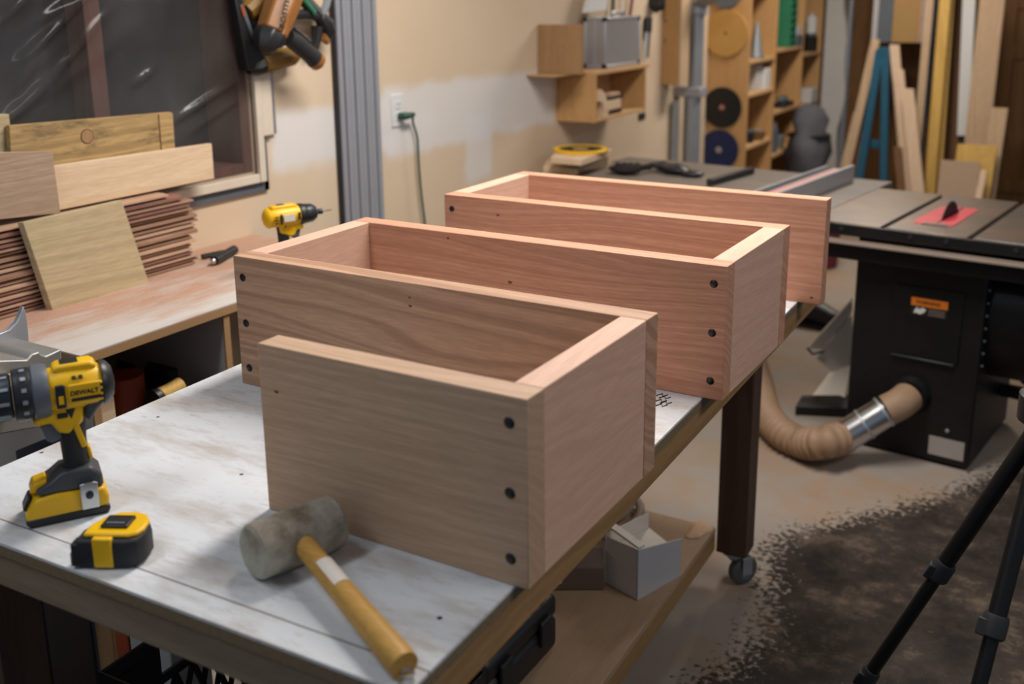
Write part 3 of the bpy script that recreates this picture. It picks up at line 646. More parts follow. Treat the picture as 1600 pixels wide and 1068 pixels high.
wbk = thing('wood_block', 'offcut block of brown wood under the near end of counter', 'wood block', (-1.30, (q0.y+q1.y)/2, SH))
obj('block', B().box((-.04, -(q1.y-q0.y)/2, 0), (.03, (q1.y-q0.y)/2, q1.z-SH)), M['pine'], wbk, .002)
obj('bark_edge', B().box((.0305, -(q1.y-q0.y)/2, 0), (.036, .0, q1.z-SH-.01)), M['brownbox'], wbk, .002)

# plank stack against the wall
XS = -1.572; yend = P(305, 380, x=XS).y; z = CZ+.0005
thk = [.010, .009, .012, .009, .012, .010, .013, .011, .020, .011, .012, .016, .010, .009, .012, .009, .018, .010]
tops = P(295, 296, x=XS).z
sc_ = (tops-CZ-.0003*len(thk)-.001)/sum(thk)
ords = 'bottom second third fourth fifth sixth seventh eighth ninth tenth eleventh twelfth thirteenth fourteenth fifteenth sixteenth seventeenth eighteenth'.split()
for i, tk in enumerate(thk):
    tk *= sc_; ye = yend + random.uniform(-.012, .022) - (.03 if i == 16 else 0) - (.06 if i == 17 else 0); xo = random.uniform(-.006, .004)
    mt = M[['stack', 'stack2', 'stack3', 'stack', 'stack2'][(i*7+i//3) % 5]]
    lab = 'thin reddish plank at the bottom of the stack on the counter' if i == 0 else 'thin reddish plank, %s from the bottom of the counter stack' % ords[i]
    if i == 17: lab = 'topmost thin plank of the stack on the counter'
    one('plank', B().prism([(XW+.014, -.9, z), (XS+xo-.018, -.9, z), (XS+xo, -.9, z+tk*.22), (XS+xo, -.9, z+tk*.66), (XS+xo-.018, -.9, z+tk*.985), (XW+.014, -.9, z+tk*.985)], (0, ye+.9, 0)), mt, lab, 'plank', 'planks stacked on the counter', 0)
    z += tk + .0003
ZT = z-.0003-thk[-1]*sc_*.015
def leanboard(name, quad, x, th, mat, label, bevel=.0015, lean=0):
    pts = [P(px, py, x=x) for px, py in quad]
    b = B().prism(pts, (-th, 0, 0))
    return one(name, b, mat, label, 'board', None, bevel)
leanboard('pine_board', [(85, 330), (335, 279), (331, 224), (84, 259)], -1.612, .016, M['pine'], 'pale smooth pine board propped on the plank stack below the window')
kb = leanboard('knotty_board', [(18, 268), (272, 236), (268, 175), (15, 196)], -1.632, .016, M['knotty'], 'weathered yellow board with a round knot propped against the window sheet')
leanboard('oak_board', [(-90, 352), (95, 333), (82, 236), (-90, 240)], -1.592, .016, M['oak'], 'grey brown oak board at the left edge on the plank stack')
leanboard('rough_board', [(-80, 262), (24, 258), (14, 178), (-80, 178)], -1.651, .015, M['greenwood'], 'rough pale board end behind the oak board at the left edge')
# knot and cross batten of the weathered board
q = P(136, 213, x=-1.632); o = Vector(kb.location)
kn = obj('knot', B().lathe([(0, .0185), (.0008, .0185)], q-o, (1, 0, 0), 24), M['jamb'], kb); obj('knot_core', B().lathe([(0.0009, .0160), (.0016, .0160)], q-o, (1, 0, 0), 24), M['brownply'], kn)
bq = [P(px, py, x=-1.6315)-o for px, py in ((252, 238), (272, 236), (268, 176), (247, 178))]
obj('batten', B().prism(bq, (.004, 0, 0)), M['knotty'], kb)
# square board leaning on the stack
b0, b1 = P(80, 485, z=CZ), P(232, 440, z=CZ); xb = (b0.x+b1.x)/2
xb = max(xb, XS+.03)
qd = [P(82, 485, x=xb), P(233, 441, x=xb), P(190, 312, x=XS+.022), P(36, 347, x=XS+.022)]
dz = CZ+.001-min(qd[0].z, qd[1].z)
one('square_board', B().prism(qd, (-.016, -.004, -.002)), M['greenwood'], 'square greenish tan board leaning on the front of the plank stack', 'board', None, .0015)
# small black tool beside the stack end
q = P(345, 401, z=CZ+.014); ht = thing('utility_tool', 'black handled tool with steel tip beside the plank stack end', 'tool', (q.x, q.y, CZ), 0)
a0, a1 = P(335, 407, z=CZ+.014), P(366, 390, z=CZ+.014)
obj('handle', B().tube([a0+(a1-a0)*t for t in (0, .15, .6, 1)], [.012, .0135, .0125, .013], 14), M['black'], ht, world=True)
d = (a1-a0).normalized(); obj('steel_tip', B().lathe([(-.012, .005), (-.008, .008), (-.001, .008)], a0, d, 12), M['steel'], ht, world=True)
s0_, s1_ = P(316, 401, z=CZ+.008), P(350, 394, z=CZ+.008)
obj('side_arm', B().tube([s0_, s1_], .0075, 8), M['black'], ht, world=True)

# ------------------------------------------------------------------ mitre saw at the left edge
ms = thing('mitre_saw', 'grey cast mitre saw with shiny fence beside the counter end', 'mitre saw', (-1.2, 0.1, 0))
xm = -1.10
def pl(pts, x): return [P(px, py, x=x) for px, py in pts]
obj('base', B().prism(pl([(-60, 568), (0, 563), (42, 562), (50, 553), (62, 549), (64, 553), (72, 556), (96, 545), (99, 600), (99, 660), (-60, 690)], xm), (-.13, 0, 0)), M['castgrey'], ms, .003, world=True)
obj('table', B().prism(pl([(-60, 568), (-60, 520), (0, 519), (50, 533), (96, 543), (60, 548), (48, 552), (40, 560)], xm-.001), (-.004, 0, 0)) if False else B().prism([P(-60, 566, z=.835), P(40, 561, z=.835), P(97, 545, z=.835), P(45, 530, z=.835), P(-60, 525, z=.835)], (0, 0, -.012)), M['alu'], ms, .001, world=True)
obj('fence', B().prism(pl([(-60, 560), (-60, 535), (0, 521), (15, 515), (27, 503), (33, 490), (37, 478), (41, 490), (44, 512), (47, 552), (47, 556)], xm-.13), (-.012, 0, 0)), M['alu'], ms, .0015, world=True)
obj('front_block', B().prism(pl([(-60, 612), (5, 608), (42, 588), (44, 640), (-60, 650)], xm+.05), (-.045, 0, 0)), M['pine'], ms, .002, world=True)
obj('block_top', B().prism(pl([(60, 590), (75, 587), (74, 592), (58, 596)], xm+.02), (-.015, 0, 0)), M['pine'], ms, .001, world=True)
q = P(50, 720, x=xm)
obj('stand', B().box((xm-.12, -.6, 0), (xm-.02, .12, .66)), M['blackmetal'], ms, .004, world=True)

# ------------------------------------------------------------------ wall fittings
ya, yb_ = P(530, 150, x=XW+.02).y, P(592, 150, x=XW+.02).y
ex = B(); n = 4; wdt = (yb_-ya)/n
prof = [(XW+.002, ya)]
for k in range(n):
    y = ya+k*wdt
    prof += [(XW+.024, y+.001), (XW+.024, y+wdt*.40), (XW+.010, y+wdt*.42), (XW+.010, y+wdt*.58), (XW+.024, y+wdt*.60), (XW+.024, y+wdt*.985), (XW+.018, y+wdt*.99), (XW+.018, y+wdt)] if k < n-1 else [(XW+.024, y+.001), (XW+.024, y+wdt*.40), (XW+.010, y+wdt*.42), (XW+.010, y+wdt*.58), (XW+.024, y+wdt*.60), (XW+.024, y+wdt)]
prof.append((XW+.002, yb_))
et = thing('aluminium_extrusion', 'tall grooved aluminium extrusion fixed upright on the tan wall', 'extrusion', (XW+.02, (ya+yb_)/2, .02))
obj('profile', ex.prism([(a, b, .02) for a, b in prof], (0, 0, 2.5)), M['alu'], et, world=True)
for k in range(n):
    y = ya+k*wdt
    obj('slot', B().box((XW+.0102, y+wdt*.43, .03), (XW+.0112, y+wdt*.57, 2.5)), M['black'], et, world=True)
obj('edge_seal', B().box((XW+.002, ya-.008, .02), (XW+.018, ya-.0005, 2.5)), M['black'], et, world=True)
c0, c1 = P(612, 148, x=XW), P(628, 196, x=XW)
zc = (c0.z+c1.z)/2; yc = (c0.y+c1.y)/2
ot = thing('wall_outlet', 'white electrical outlet plate on the tan wall', 'outlet', (XW, yc, zc-.057))
obj('cover_plate', B().box((XW+.0005, yc-.035, zc-.057), (XW+.006, yc+.035, zc+.057)), M['white'], ot, .002, world=True)
for s in (-1, 1):
    rc = obj('receptacle', B().box((XW+.0062, yc-.016, zc+s*.020-.014), (XW+.0085, yc+.016, zc+s*.020+.014)), M['white'], ot, .003, world=True)
    for yy in (-.006, .006): obj('slot', B().box((XW+.0086, yc+yy-.001, zc+s*.02-.002), (XW+.0090, yc+yy+.001, zc+s*.02+.007)), M['black'], rc, world=True)
pc = thing('power_cord', 'dark green power cord plugged into the wall outlet', 'cord', (XW+.03, yc, zc-.03))
obj('plug', B().tube([(XW+.010, yc, zc-.02), (XW+.03, yc+.005, zc-.02), (XW+.042, yc+.02, zc-.018), (XW+.042, yc+.045, zc-.016)], [.013, .014, .011, .007], 12), M['greencord'], pc, world=True)
cp = [Vector((XW+.042, yc+.045, zc-.016))] + [P(px, py, x=XW+.02) for px, py in ((645, 190), (652, 215), (654, 250), (657, 290), (661, 325), (664, 350))]
cp += [Vector((XW+.02, cp[-1].y+.02, .5)), Vector((XW+.02, cp[-1].y+.03, .004))]
def smooth(pts, m=6):
    out = []
    for i in range(len(pts)-1):
        p0, p1, p2, p3 = pts[max(i-1, 0)], pts[i], pts[i+1], pts[min(i+2, len(pts)-1)]
        for k in range(m):
            t = k/m; out.append(.5*((2*p1)+(p2-p0)*t+(2*p0-5*p1+4*p2-p3)*t*t+(3*p1-p0-3*p2+p3)*t**3))
    return out+[pts[-1]]
obj('cable', B().tube(smooth(cp), .0042, 8), M['greencord'], pc, world=True)

# nail guns hanging beside the window
def T(px, py, dx): return P(px, py, x=XW+dx)
ng = thing('nail_gun', 'orange bodied nail gun with black grip hanging on the wall', 'nail gun', T(430, 60, .122))
obj('body', B().tube([T(452, -22, .122), T(440, 10, .122), T(424, 52, .122)], [.050, .052, .046], 6), M['orange'], ng, .006, world=True)
obj('end_cap', B().tube([T(424, 52.5, .122), T(420, 62, .122), T(418, 74, .122), T(420, 80, .122)], [.047, .048, .040, .026], 8), M['black'], ng, .004, world=True)
obj('side_rail', B().tube([T(456, -15, .157), T(441, 55, .157)], .012, 6), M['orange'], ng, .002, world=True)
_a, _c = T(443, 46, .172), T(456, -14, .172); _x = (_c-_a).normalized()
text('BOSTITCH', .026, _a-ng.location, _x, Vector((1, 0, 0)).cross(_x), M['black'], ng)
gr = obj('grip', B().tube([T(449, 58, .122), T(462, 66, .122), T(484, 85, .122), T(491, 92, .122)], [.024, .027, .026, .027], 14), M['rubber'], ng, world=True)
obj('grip_band', B().tube([T(491.2, 92.2, .122), T(497, 97, .122)], [.0285, .028], 14), M['orange'], ng, world=True)
obj('air_fitting', B().tube([T(497.2, 97.2, .122), T(503, 104, .122)], [.007, .005], 8), M['steel'], ng, world=True)
obj('trigger', B().tube([T(459, 46, .122), T(472, 57, .122), T(484, 66, .122)], [.007, .010, .007], 8), M['black'], ng, world=True)
ng2 = thing('nail_gun', 'dark mustard nail gun with long black magazine hanging beside the window', 'nail gun', T(400, 70, .04))
obj('magazine', B().prism([T(366, -10, .05), T(376, -12, .05), T(413, 104, .05), T(402, 112, .05), T(388, 110, .05)], (-.035, 0, 0)), M['black'], ng2, .004, world=True)
obj('magazine_rail', B().prism([T(375, 8, .052), T(380, 6, .052), T(407, 80, .052), T(403, 83, .052)], (-.001, 0, 0)), M['greyplastic'], ng2, world=True)
obj('red_tab', B().prism([T(376, 10, .0535), T(380, 9, .0535), T(384, 24, .0535), T(381, 26, .0535)], (-.001, 0, 0)), M['redtin'], ng2, world=True)
obj('upper_body', B().tube([T(384, 20, .030), T(398, 8, .03), T(418, -8, .03)], [.028, .034, .034], 10), M['mustard'], ng2, world=True)
obj('lower_body', B().tube([T(408, 100, .035), T(425, 94, .035), T(455, 88, .035), T(462, 87, .035)], [.030, .033, .029, .02], 10), M['mustard'], ng2, world=True)
obj('nose', B().tube([T(388, 109, .035), T(400, 106, .035), T(416, 97, .035)], [.014, .024, .031], 8), M['black'], ng2, world=True)
obj('middle_body', B().tube([T(396, 30, .03), T(404, 60, .03), T(412, 90, .03)], [.028, .028, .028], 10), M['black'], ng2, world=True)
ng3 = thing('nail_gun', 'black nail gun with green magazine hanging near the aluminium extrusion', 'nail gun', T(500, 40, .05))
obj('magazine', B().tube([T(462, -14, .045), T(496, 22, .045), T(508, 40, .045)], [.022, .020, .018], 6), M['black'], ng3, world=True)
obj('green_strip', B().tube([T(466, -12, .07), T(492, 20, .07)], [.007, .007], 6), M['green'], ng3, world=True)
obj('head', B().tube([T(500, 24, .05), T(508, 38, .05), T(512, 50, .05), T(508, 62, .05)], [.018, .030, .028, .014], 8), M['black'], ng3, .003, world=True)
obj('orange_tip', B().tube([T(504, 58, .058), T(512, 66, .058)], [.014, .010], 8), M['orange'], ng3, world=True)
obj('body', B().tube([T(496, 42, .045), T(494, 62, .045), T(490, 76, .045)], [.020, .016, .012], 8), M['black'], ng3, world=True)
obj('handle_bar', B().tube([T(460, 22, .05), T(480, 22, .05), T(496, 26, .05)], [.016, .014, .014], 8), M['rubber'], ng3, world=True)
obj('hose_stub', B().tube([T(513, -10, .06), T(510, 8, .06), T(502, 26, .05)], [.014, .012, .014], 8), M['galv'], ng3, world=True)

# wall shelf box with case
yS = P(870, 150, x=XW).y; xF = P(930, 150, y=yS).x; yE = P(1010, 110, x=xF).y
z1, z0 = P(930, 112, x=xF).z, P(930, 192, x=xF).z
ws = thing('wall_shelf', 'open plywood box shelf screwed to the tan wall', 'shelf', (XW, (yS+yE)/2, z0)); pt = .016
obj('side_panel', B().box((XW+.001, yS, z0), (xF, yS+pt, z1-pt)), M['ply'], ws, .001, world=True)
obj('side_panel', B().box((XW+.001, yE-pt, z0), (xF, yE, z1-pt)), M['ply'], ws, .001, world=True)
obj('top_panel', B().box((XW+.001, yS-.001, z1-pt+.0003), (xF+.003, yE+.03, z1)), M['ply_y'], ws, .001, world=True)
obj('bottom_panel', B().box((XW+.001, yS+pt+.0003, z0+.002), (xF, yE-pt-.0003, z0+pt)), M['ply_y'], ws, .001, world=True)
obj('back_panel', B().box((XW+.001, yS+pt+.0003, z0+pt+.0003), (XW+.008, yE-pt-.0003, z1-pt-.0003)), M['ply_y'], ws, world=True)
lg = P(822, 119, x=XW).y
obj('ledge', B().box((XW+.001, lg, z1-.006), (XW+.15, yS-.002, z1-.001)), M['ply_y'], ws, .001, world=True)
# things in the box
sa = thing('curved_block', 'curved laminated wooden block inside the wall shelf', 'wood block', (xF-.07, yS+.1, z0+pt))
for k in range(3):
    r = .062+.012*k; arc = [(xF-.075-.0, yS+.045+r*math.sin(a)*1.1, z0+pt+.0005+r*math.cos(a)*1.5) for a in [math.pi/2*j/8 for j in range(9)]]
    inn = [(xF-.075, yS+.045+(r-.0115)*math.sin(a)*1.1, z0+pt+.0005+(r-.0115)*math.cos(a)*1.5) for a in [math.pi/2*j/8 for j in range(9)]]
    b = B(); b.v = [Vector(v) for v in arc+inn]+[Vector(v)+Vector((.075, 0, 0)) for v in arc+inn]; m_ = 9
    for j in range(8): b.f += [(j, j+1, 9+j+1, 9+j), (18+j, 27+j, 28+j, 19+j), (j, 18+j, 19+j, j+1), (9+j, 10+j, 28+j, 27+j)]
    b.f += [(0, 9, 27, 18), (8, 26, 35, 17)]
    obj('lamination', b, M['pine'], sa, world=True)
q = yS+.17
for k, (w_, h_, m_) in enumerate(((.16, .020, 'black'), (.15, .045, 'pine'), (.17, .014, 'clothd'), (.14, .016, 'stack2'))):
    zz = z0+pt+.001+[0, .0205, .066, .0805][k]
    one('sanding_block', B().box((XW+.03, q+.008*k, zz), (xF-.02, q+w_, zz+h_)), M[m_], ['black sanding pad at the bottom of the pile in the wall shelf', 'pale wooden sanding block in the wall shelf pile', 'dark thin pad in the wall shelf pile', 'reddish slat on top of the wall shelf pile'][k], 'sanding block', 'pile inside the wall shelf', .002)
# aluminium case
yc0 = P(908, 60, x=XW+.03).y
yc0 = max(yc0, yS+.02); xc1 = P(946, 60, y=yc0).x; yc1 = P(1000, 60, x=xc1).y
xc0 = XW+.04; zt = P(946, 27, x=xc1).z
ac = thing('aluminium_case', 'silver aluminium flight case standing on the wall shelf', 'case', ((xc0+xc1)/2, (yc0+yc1)/2, z1))
zb = z1+.001
obj('shell', B().box((xc0+.004, yc0+.004, zb+.004), (xc1-.004, yc1-.004, zt-.004)), M['alusheet'], ac, .002, world=True)
ew = .014
for a in (xc0, xc1-ew):
    for c in (yc0, yc1-ew): obj('edge_rail', B().box((a, c, zb+ew), (a+ew, c+ew, zt-ew)), M['alu'], ac, .003, world=True)
    for c in (zb, zt-ew): obj('edge_rail', B().box((a, yc0+ew, c), (a+ew, yc1-ew, c+ew)), M['alu'], ac, .003, world=True)
for c in (yc0, yc1-ew):
    for d in (zb, zt-ew): obj('edge_rail', B().box((xc0+ew, c, d), (xc1-ew, c+ew, d+ew)), M['alu'], ac, .003, world=True)
    obj('lid_seam', B().box(((xc0+xc1)/2-.004, c-.0006 if c == yc0 else c, zb+ew), ((xc0+xc1)/2+.006, c+ew, zt-ew)), M['alu'], ac, .001, world=True)
for a in (xc0-.002, xc1-.020):
    for c in (yc0-.002, yc1-.020):
        for d in (zb-.0005, zt-.021): obj('corner_cap', B().box((a, c, d), (a+.022, c+.022, d+.022)), M['black'], ac, .005, world=True)
ym = (yc0+yc1)/2
obj('handle', B().tube(smooth([Vector((xc1-.03, ym-.06, zt-.001)), Vector((xc1-.03, ym-.055, zt+.018)), Vector((xc1-.03, ym+.055, zt+.018)), Vector((xc1-.03, ym+.06, zt-.001))], 5), .008, 8), M['alusheet'], ac, world=True)
# other things on the shelf
q0, q1 = P(852, 110, x=XW+.05), P(862, 38, x=XW+.05)
xo = P(910, 80, y=q0.y+.02).x
one('plywood_offcut', B().box((XW+.006, q0.y+.01, z1+.0005), (P(908, 80, y=q0.y).x, q0.y+.026, q1.z)), M['brownply'], 'brown plywood offcut standing on the ledge left of the silver case', 'board', None, .002)
yy = P(892, 90, x=XW+.06).y
sbx = thing('glue_carton', 'small orange brown carton left of the silver case', 'carton', (XW+.06, yy, z1))
obj('carton', B().box((XW+.03, yy-.03, z1+.0005), (XW+.085, yy+.035, P(892, 75, x=XW+.08).z)), M['brownbox'], sbx, .002, world=True)
obj('print', B().box((XW+.024, yy-.0305, z1+.03), (XW+.075, yy-.0302, z1+.07)), M['clothd'], sbx, world=True)
one('folded_papers', B().prism([P(915, 20, x=XW+.07), P(948, 15, x=XW+.07), P(950, -20, x=XW+.07), P(925, -20, x=XW+.07)], (-.02, 0, 0)), M['white'], 'white folded papers standing behind the silver case', 'papers', None, .001)
for k, (xx, m_, lb_) in enumerate(((955, 'greencord', 'dark green marker upright behind the case'), (967, 'paper', 'pale pencil upright behind the case'), (976, 'crimson', 'red pencil slanting behind the case'))):
    a, c = P(xx, 30, x=XW+.022), P(xx+(14 if k == 2 else 3), -20, x=XW+.022)
    a.z = z1+.001; one('pencil', B().tube([a, c], .008, 8), M[m_], lb_, 'pencil', 'pencils behind the case')
tb = thing('wire_brush', 'dark brush hanging upright right of the silver case', 'brush', P(1008, 60, x=XW+.02))
obj('bristle_head', B().tube([P(1013, 27, x=XW+.02), P(1012, 50, x=XW+.02)], [.022, .024], 8), M['black'], tb, .003, world=True)
obj('shaft', B().tube([P(1011, 50, x=XW+.02), P(1007, 90, x=XW+.02)], [.009, .008], 8), M['galv'], tb, world=True)
obj('shaft', B().tube([P(1015, 50, x=XW+.02), P(1012, 90, x=XW+.02)], [.006, .006], 8), M['black'], tb, world=True)
one('switch_plate', B().box((XW+.0005, P(997, 185, x=XW).y, P(997, 188, x=XW).z), (XW+.006, P(1007, 185, x=XW).y, P(1007, 175, x=XW).z)), M['chuck'], 'small dark plate on the wall under the box shelf', 'plate', None, .001)

# tall plywood cabinet, duct and shelving unit farther along the wall
yk = P(1033, 100, x=XW).y; xk = P(1062, 133, y=yk).x; yk2 = P(1075, 133, x=xk).y; zk = P(1062, 133, y=yk).z
kc = thing('wall_cabinet', 'tall narrow plywood cabinet hung on the wall beside the duct', 'cabinet', (XW, yk, zk))
obj('front_panel', B().box((XW+.001, yk, zk), (xk-.014, yk+.014, 2.4)), M['brown_z'] if False else M['ply'], kc, .001, world=True)
obj('side_panel', B().box((xk-.0135, yk-.002, zk), (xk, yk2, 2.3)), M['pine_z'], kc, .001, world=True)
obj('bottom_panel', B().box((XW+.001, yk+.0145, zk+.002), (xk-.014, yk2-.002, zk+.016)), M['ply'], kc, world=True)
for px, py in ((1040, 33), (1039, 64)):
    q = P(px, py, y=yk); obj('screw', B().lathe([(0, .007), (.001, .007)], q, (0, -1, 0), 10), M['black'], kc, world=True)
one('dark_clamp', B().blob(P(1040, 3, x=xk-.08)+Vector((0, -.12, 0)), (.05, .05, .05), 3, .1), M['black'], 'dark clamp at the top corner of the narrow wall cabinet', 'clamp')
yd = 4.72
dr = (P(1098, 100, y=yd)-P(1076, 100, y=yd)).x/2; dc = P(1087, 100, y=yd)
du = thing('dust_duct', 'vertical galvanised dust duct with blast gate beside the shelving unit', 'duct', (dc.x, yd, 0))
zg = P(1087, 143, y=yd).z
obj('upper_pipe', B().tube([(dc.x, yd, zg+.03), (dc.x, yd, P(1087, 18, y=yd).z)], dr, 20), M['galv'], du, world=True)
lx = P(1078, 200, y=yd).x
obj('lower_pipe', B().tube([(lx+.01, yd, .0), (lx+.01, yd, zg-.03)], dr*1.15, 20), M['galv'], du, world=True)
obj('gate', B().box((max(P(1036, 143, y=yd).x, XW+.006), yd-.05, zg-.028), (P(1100, 143, y=yd).x, yd+.05, zg+.028)), M['alu'], du, .006, world=True)
obj('elbow', B().tube(smooth([Vector((dc.x, yd, P(1087, 17.5, y=yd).z)), P(1090, 4, y=yd), P(1105, -8, y=yd-.05), P(1130, -20, y=yd-.1)], 5), dr*1.3, 16), M['galv'], du, world=True)
obj('collar', B().lathe([(0, dr*1.05), (.01, dr*1.35), (.05, dr*1.35), (.06, dr*1.05)], (dc.x, yd, P(1087, 24, y=yd).z)), M['alu'], du, world=True)
one('conduit', B().tube([(XW+.03, P(1054, 200, x=XW+.03).y, 0), (XW+.03, P(1054, 200, x=XW+.03).y, zg-.05)], .022, 10), M['galv'], 'thin grey conduit rising along the wall left of the duct', 'conduit')

YU = 5.22; XU = P(1170, 100, y=YU).x; ut = .02
uy = [YU] + [P(px, 100, x=XU).y for px in (1211, 1253, 1281)]
su = thing('shelving_unit', 'tall plywood shelving unit with three bays against the wall', 'shelves', (XW, YU, 0))
for y in uy: obj('upright', B().box((XW+.002, y, 0), (XU, y+ut, 2.4)), M['ply'], su, .001, world=True)
obj('back_panel', B().box((XW+.002, YU+ut+.0005, .01), (XW+.010, uy[-1]-.0005, 2.39)), M['brown_z'], su, world=True)
SZ = [[P(1172, v, x=XU).z for v in (95, 147, 228, 290)], [P(1211, v, x=XU).z for v in (78, 175, 241)], [P(1253, v, x=XU).z for v in (85, 165, 232)]]
for k in range(3):
    for zz in SZ[k]+[1.62+.05*k, .12]: obj('shelf', B().box((XW+.011, uy[k]+ut+.0003, zz-ut), (XU, uy[k+1]-.0003, zz)), M['ply_y'], su, .001, world=True)
def disc(px, py, rpx, mat, label, hole=True, red=False):
    c = P(px, py, y=YU-.014); r = (P(px+rpx, py, y=YU-.014)-c).length
    t = thing('saw_blade' if hole else 'sanding_disc', label, 'saw blade' if hole else 'disc', (c.x, YU-.014, c.z-r))
    if hole:
        pts = []
        for k in range(96):
            a = 2*math.pi*k/96; rr = r*(1 if k % 2 else .965); pts.append((c.x+rr*math.cos(a), c.y, c.z+rr*math.sin(a)))
        obj('plate', B().prism(pts, (0, .005, 0)), M[mat], t, world=True)
        obj('hub', B().lathe([(0, r*.16), (.001, r*.16)], (c.x, c.y-.0002, c.z), (0, -1, 0), 20), M['redtin'] if red else M['steel'], t, world=True)
        obj('bolt', B().lathe([(.001, .012), (.010, .010)], (c.x, c.y-.0005, c.z), (0, -1, 0), 10), M['galv'], t, world=True)
        obj('peg', B().lathe([(0, .006), (.0085, .006)], (c.x, c.y+.0052, c.z), (0, 1, 0), 8), M['galv'], t, world=True)
    else:
        obj('pad', B().lathe([(-.0135, r*.98), (0, r), (.003, r*.99)], (c.x, c.y, c.z), (0, -1, 0), 40), M[mat], t, world=True)
        obj('centre_hole', B().lathe([(.0031, .008), (.0036, .008)], (c.x, c.y, c.z), (0, -1, 0), 10), M['black'], t, world=True)
M['tandisc'] = plain('tan_disc', hexc('b98d4a'), .6, 0, .06)
M['blade'] = plain('dark_blade', (.012, .012, .012), .4, .2, .2, 30)
disc(1134, 52, 35, 'tandisc', 'large tan disc on the end panel of the shelving unit', False)
disc(1128, 168, 31, 'blade', 'black saw blade hung above the blue one on the shelving unit', True, True)
disc(1123, 234, 31, 'blue', 'dark blue saw blade hung lowest on the shelving unit', True)
disc(1134, -14, 26, 'greyplastic', 'grey disc at the top of the shelving unit end panel', False)
# things on the shelves (bay, shelf level)
def onshelf(bay, lev, px, xin): 
    q = P(px, 150, x=xin); return Vector((xin, min(max(q.y, uy[bay]+ut+.06), uy[bay+1]-.07), SZ[bay][lev]+.0005))
def sbox(bay, lev, px, xin, dx, dy, dz, mat, name, label, cat):
    q = onshelf(bay, lev, px, xin); return one(name, B().box((q.x-dx/2, q.y-dy/2, q.z), (q.x+dx/2, q.y+dy/2, q.z+dz)), M[mat], label, cat, None, .004)
def sjar(bay, lev, px, xin, r, h, mat, lid, name, label, cat):
    q = onshelf(bay, lev, px, xin); t = thing(name, label, cat, q)
    obj('body', B().lathe([(0, r*.9), (.005, r), (h*.78, r), (h*.84, r*.7)], n=16), M[mat], t); obj('lid', B().lathe([(h*.842, r*.75), (h*.85, r*.8), (h, r*.78)], n=16), M[lid], t)
xi = XU-.06
q = onshelf(0, 0, 1178, xi); cn = thing('caulk_cone', 'grey cone shaped funnel on the top visible shelf of the nearest bay', 'funnel', q)
obj('cone', B().lathe([(0, .05), (.01, .048), (.2, .012), (.22, .008)], n=16), M['galv'], cn); obj('base', B().lathe([(-.0001, .056), (.008, .056)], n=16), M['greyplastic'], cn)
sbox(0, 1, 1176, xi-.02, .08, .10, .16, 'offwhite', 'white_carton', 'white carton nearer the blade panel on the shelf', 'carton')
sbox(0, 1, 1190, xi, .08, .11, .13, 'white', 'white_carton', 'shorter white carton beside the taller one in the nearest bay', 'carton')
sjar(0, 2, 1172, xi, .035, .08, 'black', 'greyplastic', 'jar', 'small black jar in the nearest bay above the saw top', 'jar')
q = onshelf(0, 2, 1186, xi+.01); bb = thing('basket', 'small brown basket of odds and ends beside the black jar', 'basket', q)
obj('bowl', B().lathe([(0, .04), (.05, .055), (.052, .05), (.01, .036)], n=16), M['brownbox'], bb); obj('contents', B().blob((0, 0, .052), (.04, .04, .02), 4), M['duct'], bb)
sbox(0, 3, 1172, xi, .08, .10, .09, 'stack2', 'pink_carton', 'pinkish carton low in the nearest bay', 'carton')
q = onshelf(1, 0, 1224, xi); cr = thing('green_crate', 'green perforated plastic crate standing on end in middle bay', 'crate', q)
obj('frame', B().box((-.09, -.10, 0), (.05, .06, .012)).box((-.09, -.10, .0125), (-.082, .06, .34)).box((-.0815, -.10, .0125), (.05, -.092, .34)).box((-.0815, .052, .0125), (.05, .06, .34)).box((-.0815, -.0915, .328), (.05, .0515, .34)), M['green'], cr, .002)
for k in range(6): obj('bar', B().box((.046, -.0915, .03+.05*k), (.052, .0515, .055+.05*k)), M['green'], cr, .001)
sbox(1, 0, 1244, xi+.02, .08, .12, .07, 'greyplastic', 'grey_tub', 'grey tub right of the green crate', 'tub')
o = sbox(1, 0, 1244, xi+.02, .06, .11, .06, 'offwhite', 'white_tub', 'white tub stacked on the grey tub', 'tub'); o.location.z += .0715
q = onshelf(1, 1, 1225, xi+.01); pn = thing('planer_tool', 'dark low hand tool lying on the middle bay shelf', 'hand tool', q)
obj('sole', B().box((-.04, -.12, 0), (.04, .12, .035)), M['chuck'], pn, .008); obj('hood', B().blob((0, -.02, .05), (.035, .09, .03), 2, .06), M['greyplastic'], pn)
sjar(1, 2, 1208, xi, .045, .20, 'greyplastic', 'galv', 'jar', 'tall grey jar in the middle bay at saw height', 'jar')
sjar(1, 2, 1220, xi, .035, .12, 'galv', 'black', 'jar', 'short steel jar with dark lid in the middle bay', 'jar')
sjar(2, 0, 1262, xi, .05, .13, 'clothd', 'greyplastic', 'jar', 'dark jar under the white bottle in the far bay', 'jar')
q = onshelf(2, 0, 1262, xi); q.z += .131; bo = thing('white_bottle', 'white bottle standing on the dark jar in the far bay', 'bottle', q)
obj('body', B().lathe([(0, .04), (.10, .042), (.12, .02)], n=16), M['white'], bo); obj('cap', B().lathe([(.1205, .016), (.14, .015)], n=12), M['offwhite'], bo)
sbox(2, 1, 1262, xi+.02, .10, .16, .10, 'offwhite', 'paper_bag', 'crumpled pale paper bag on the far bay shelf', 'bag')
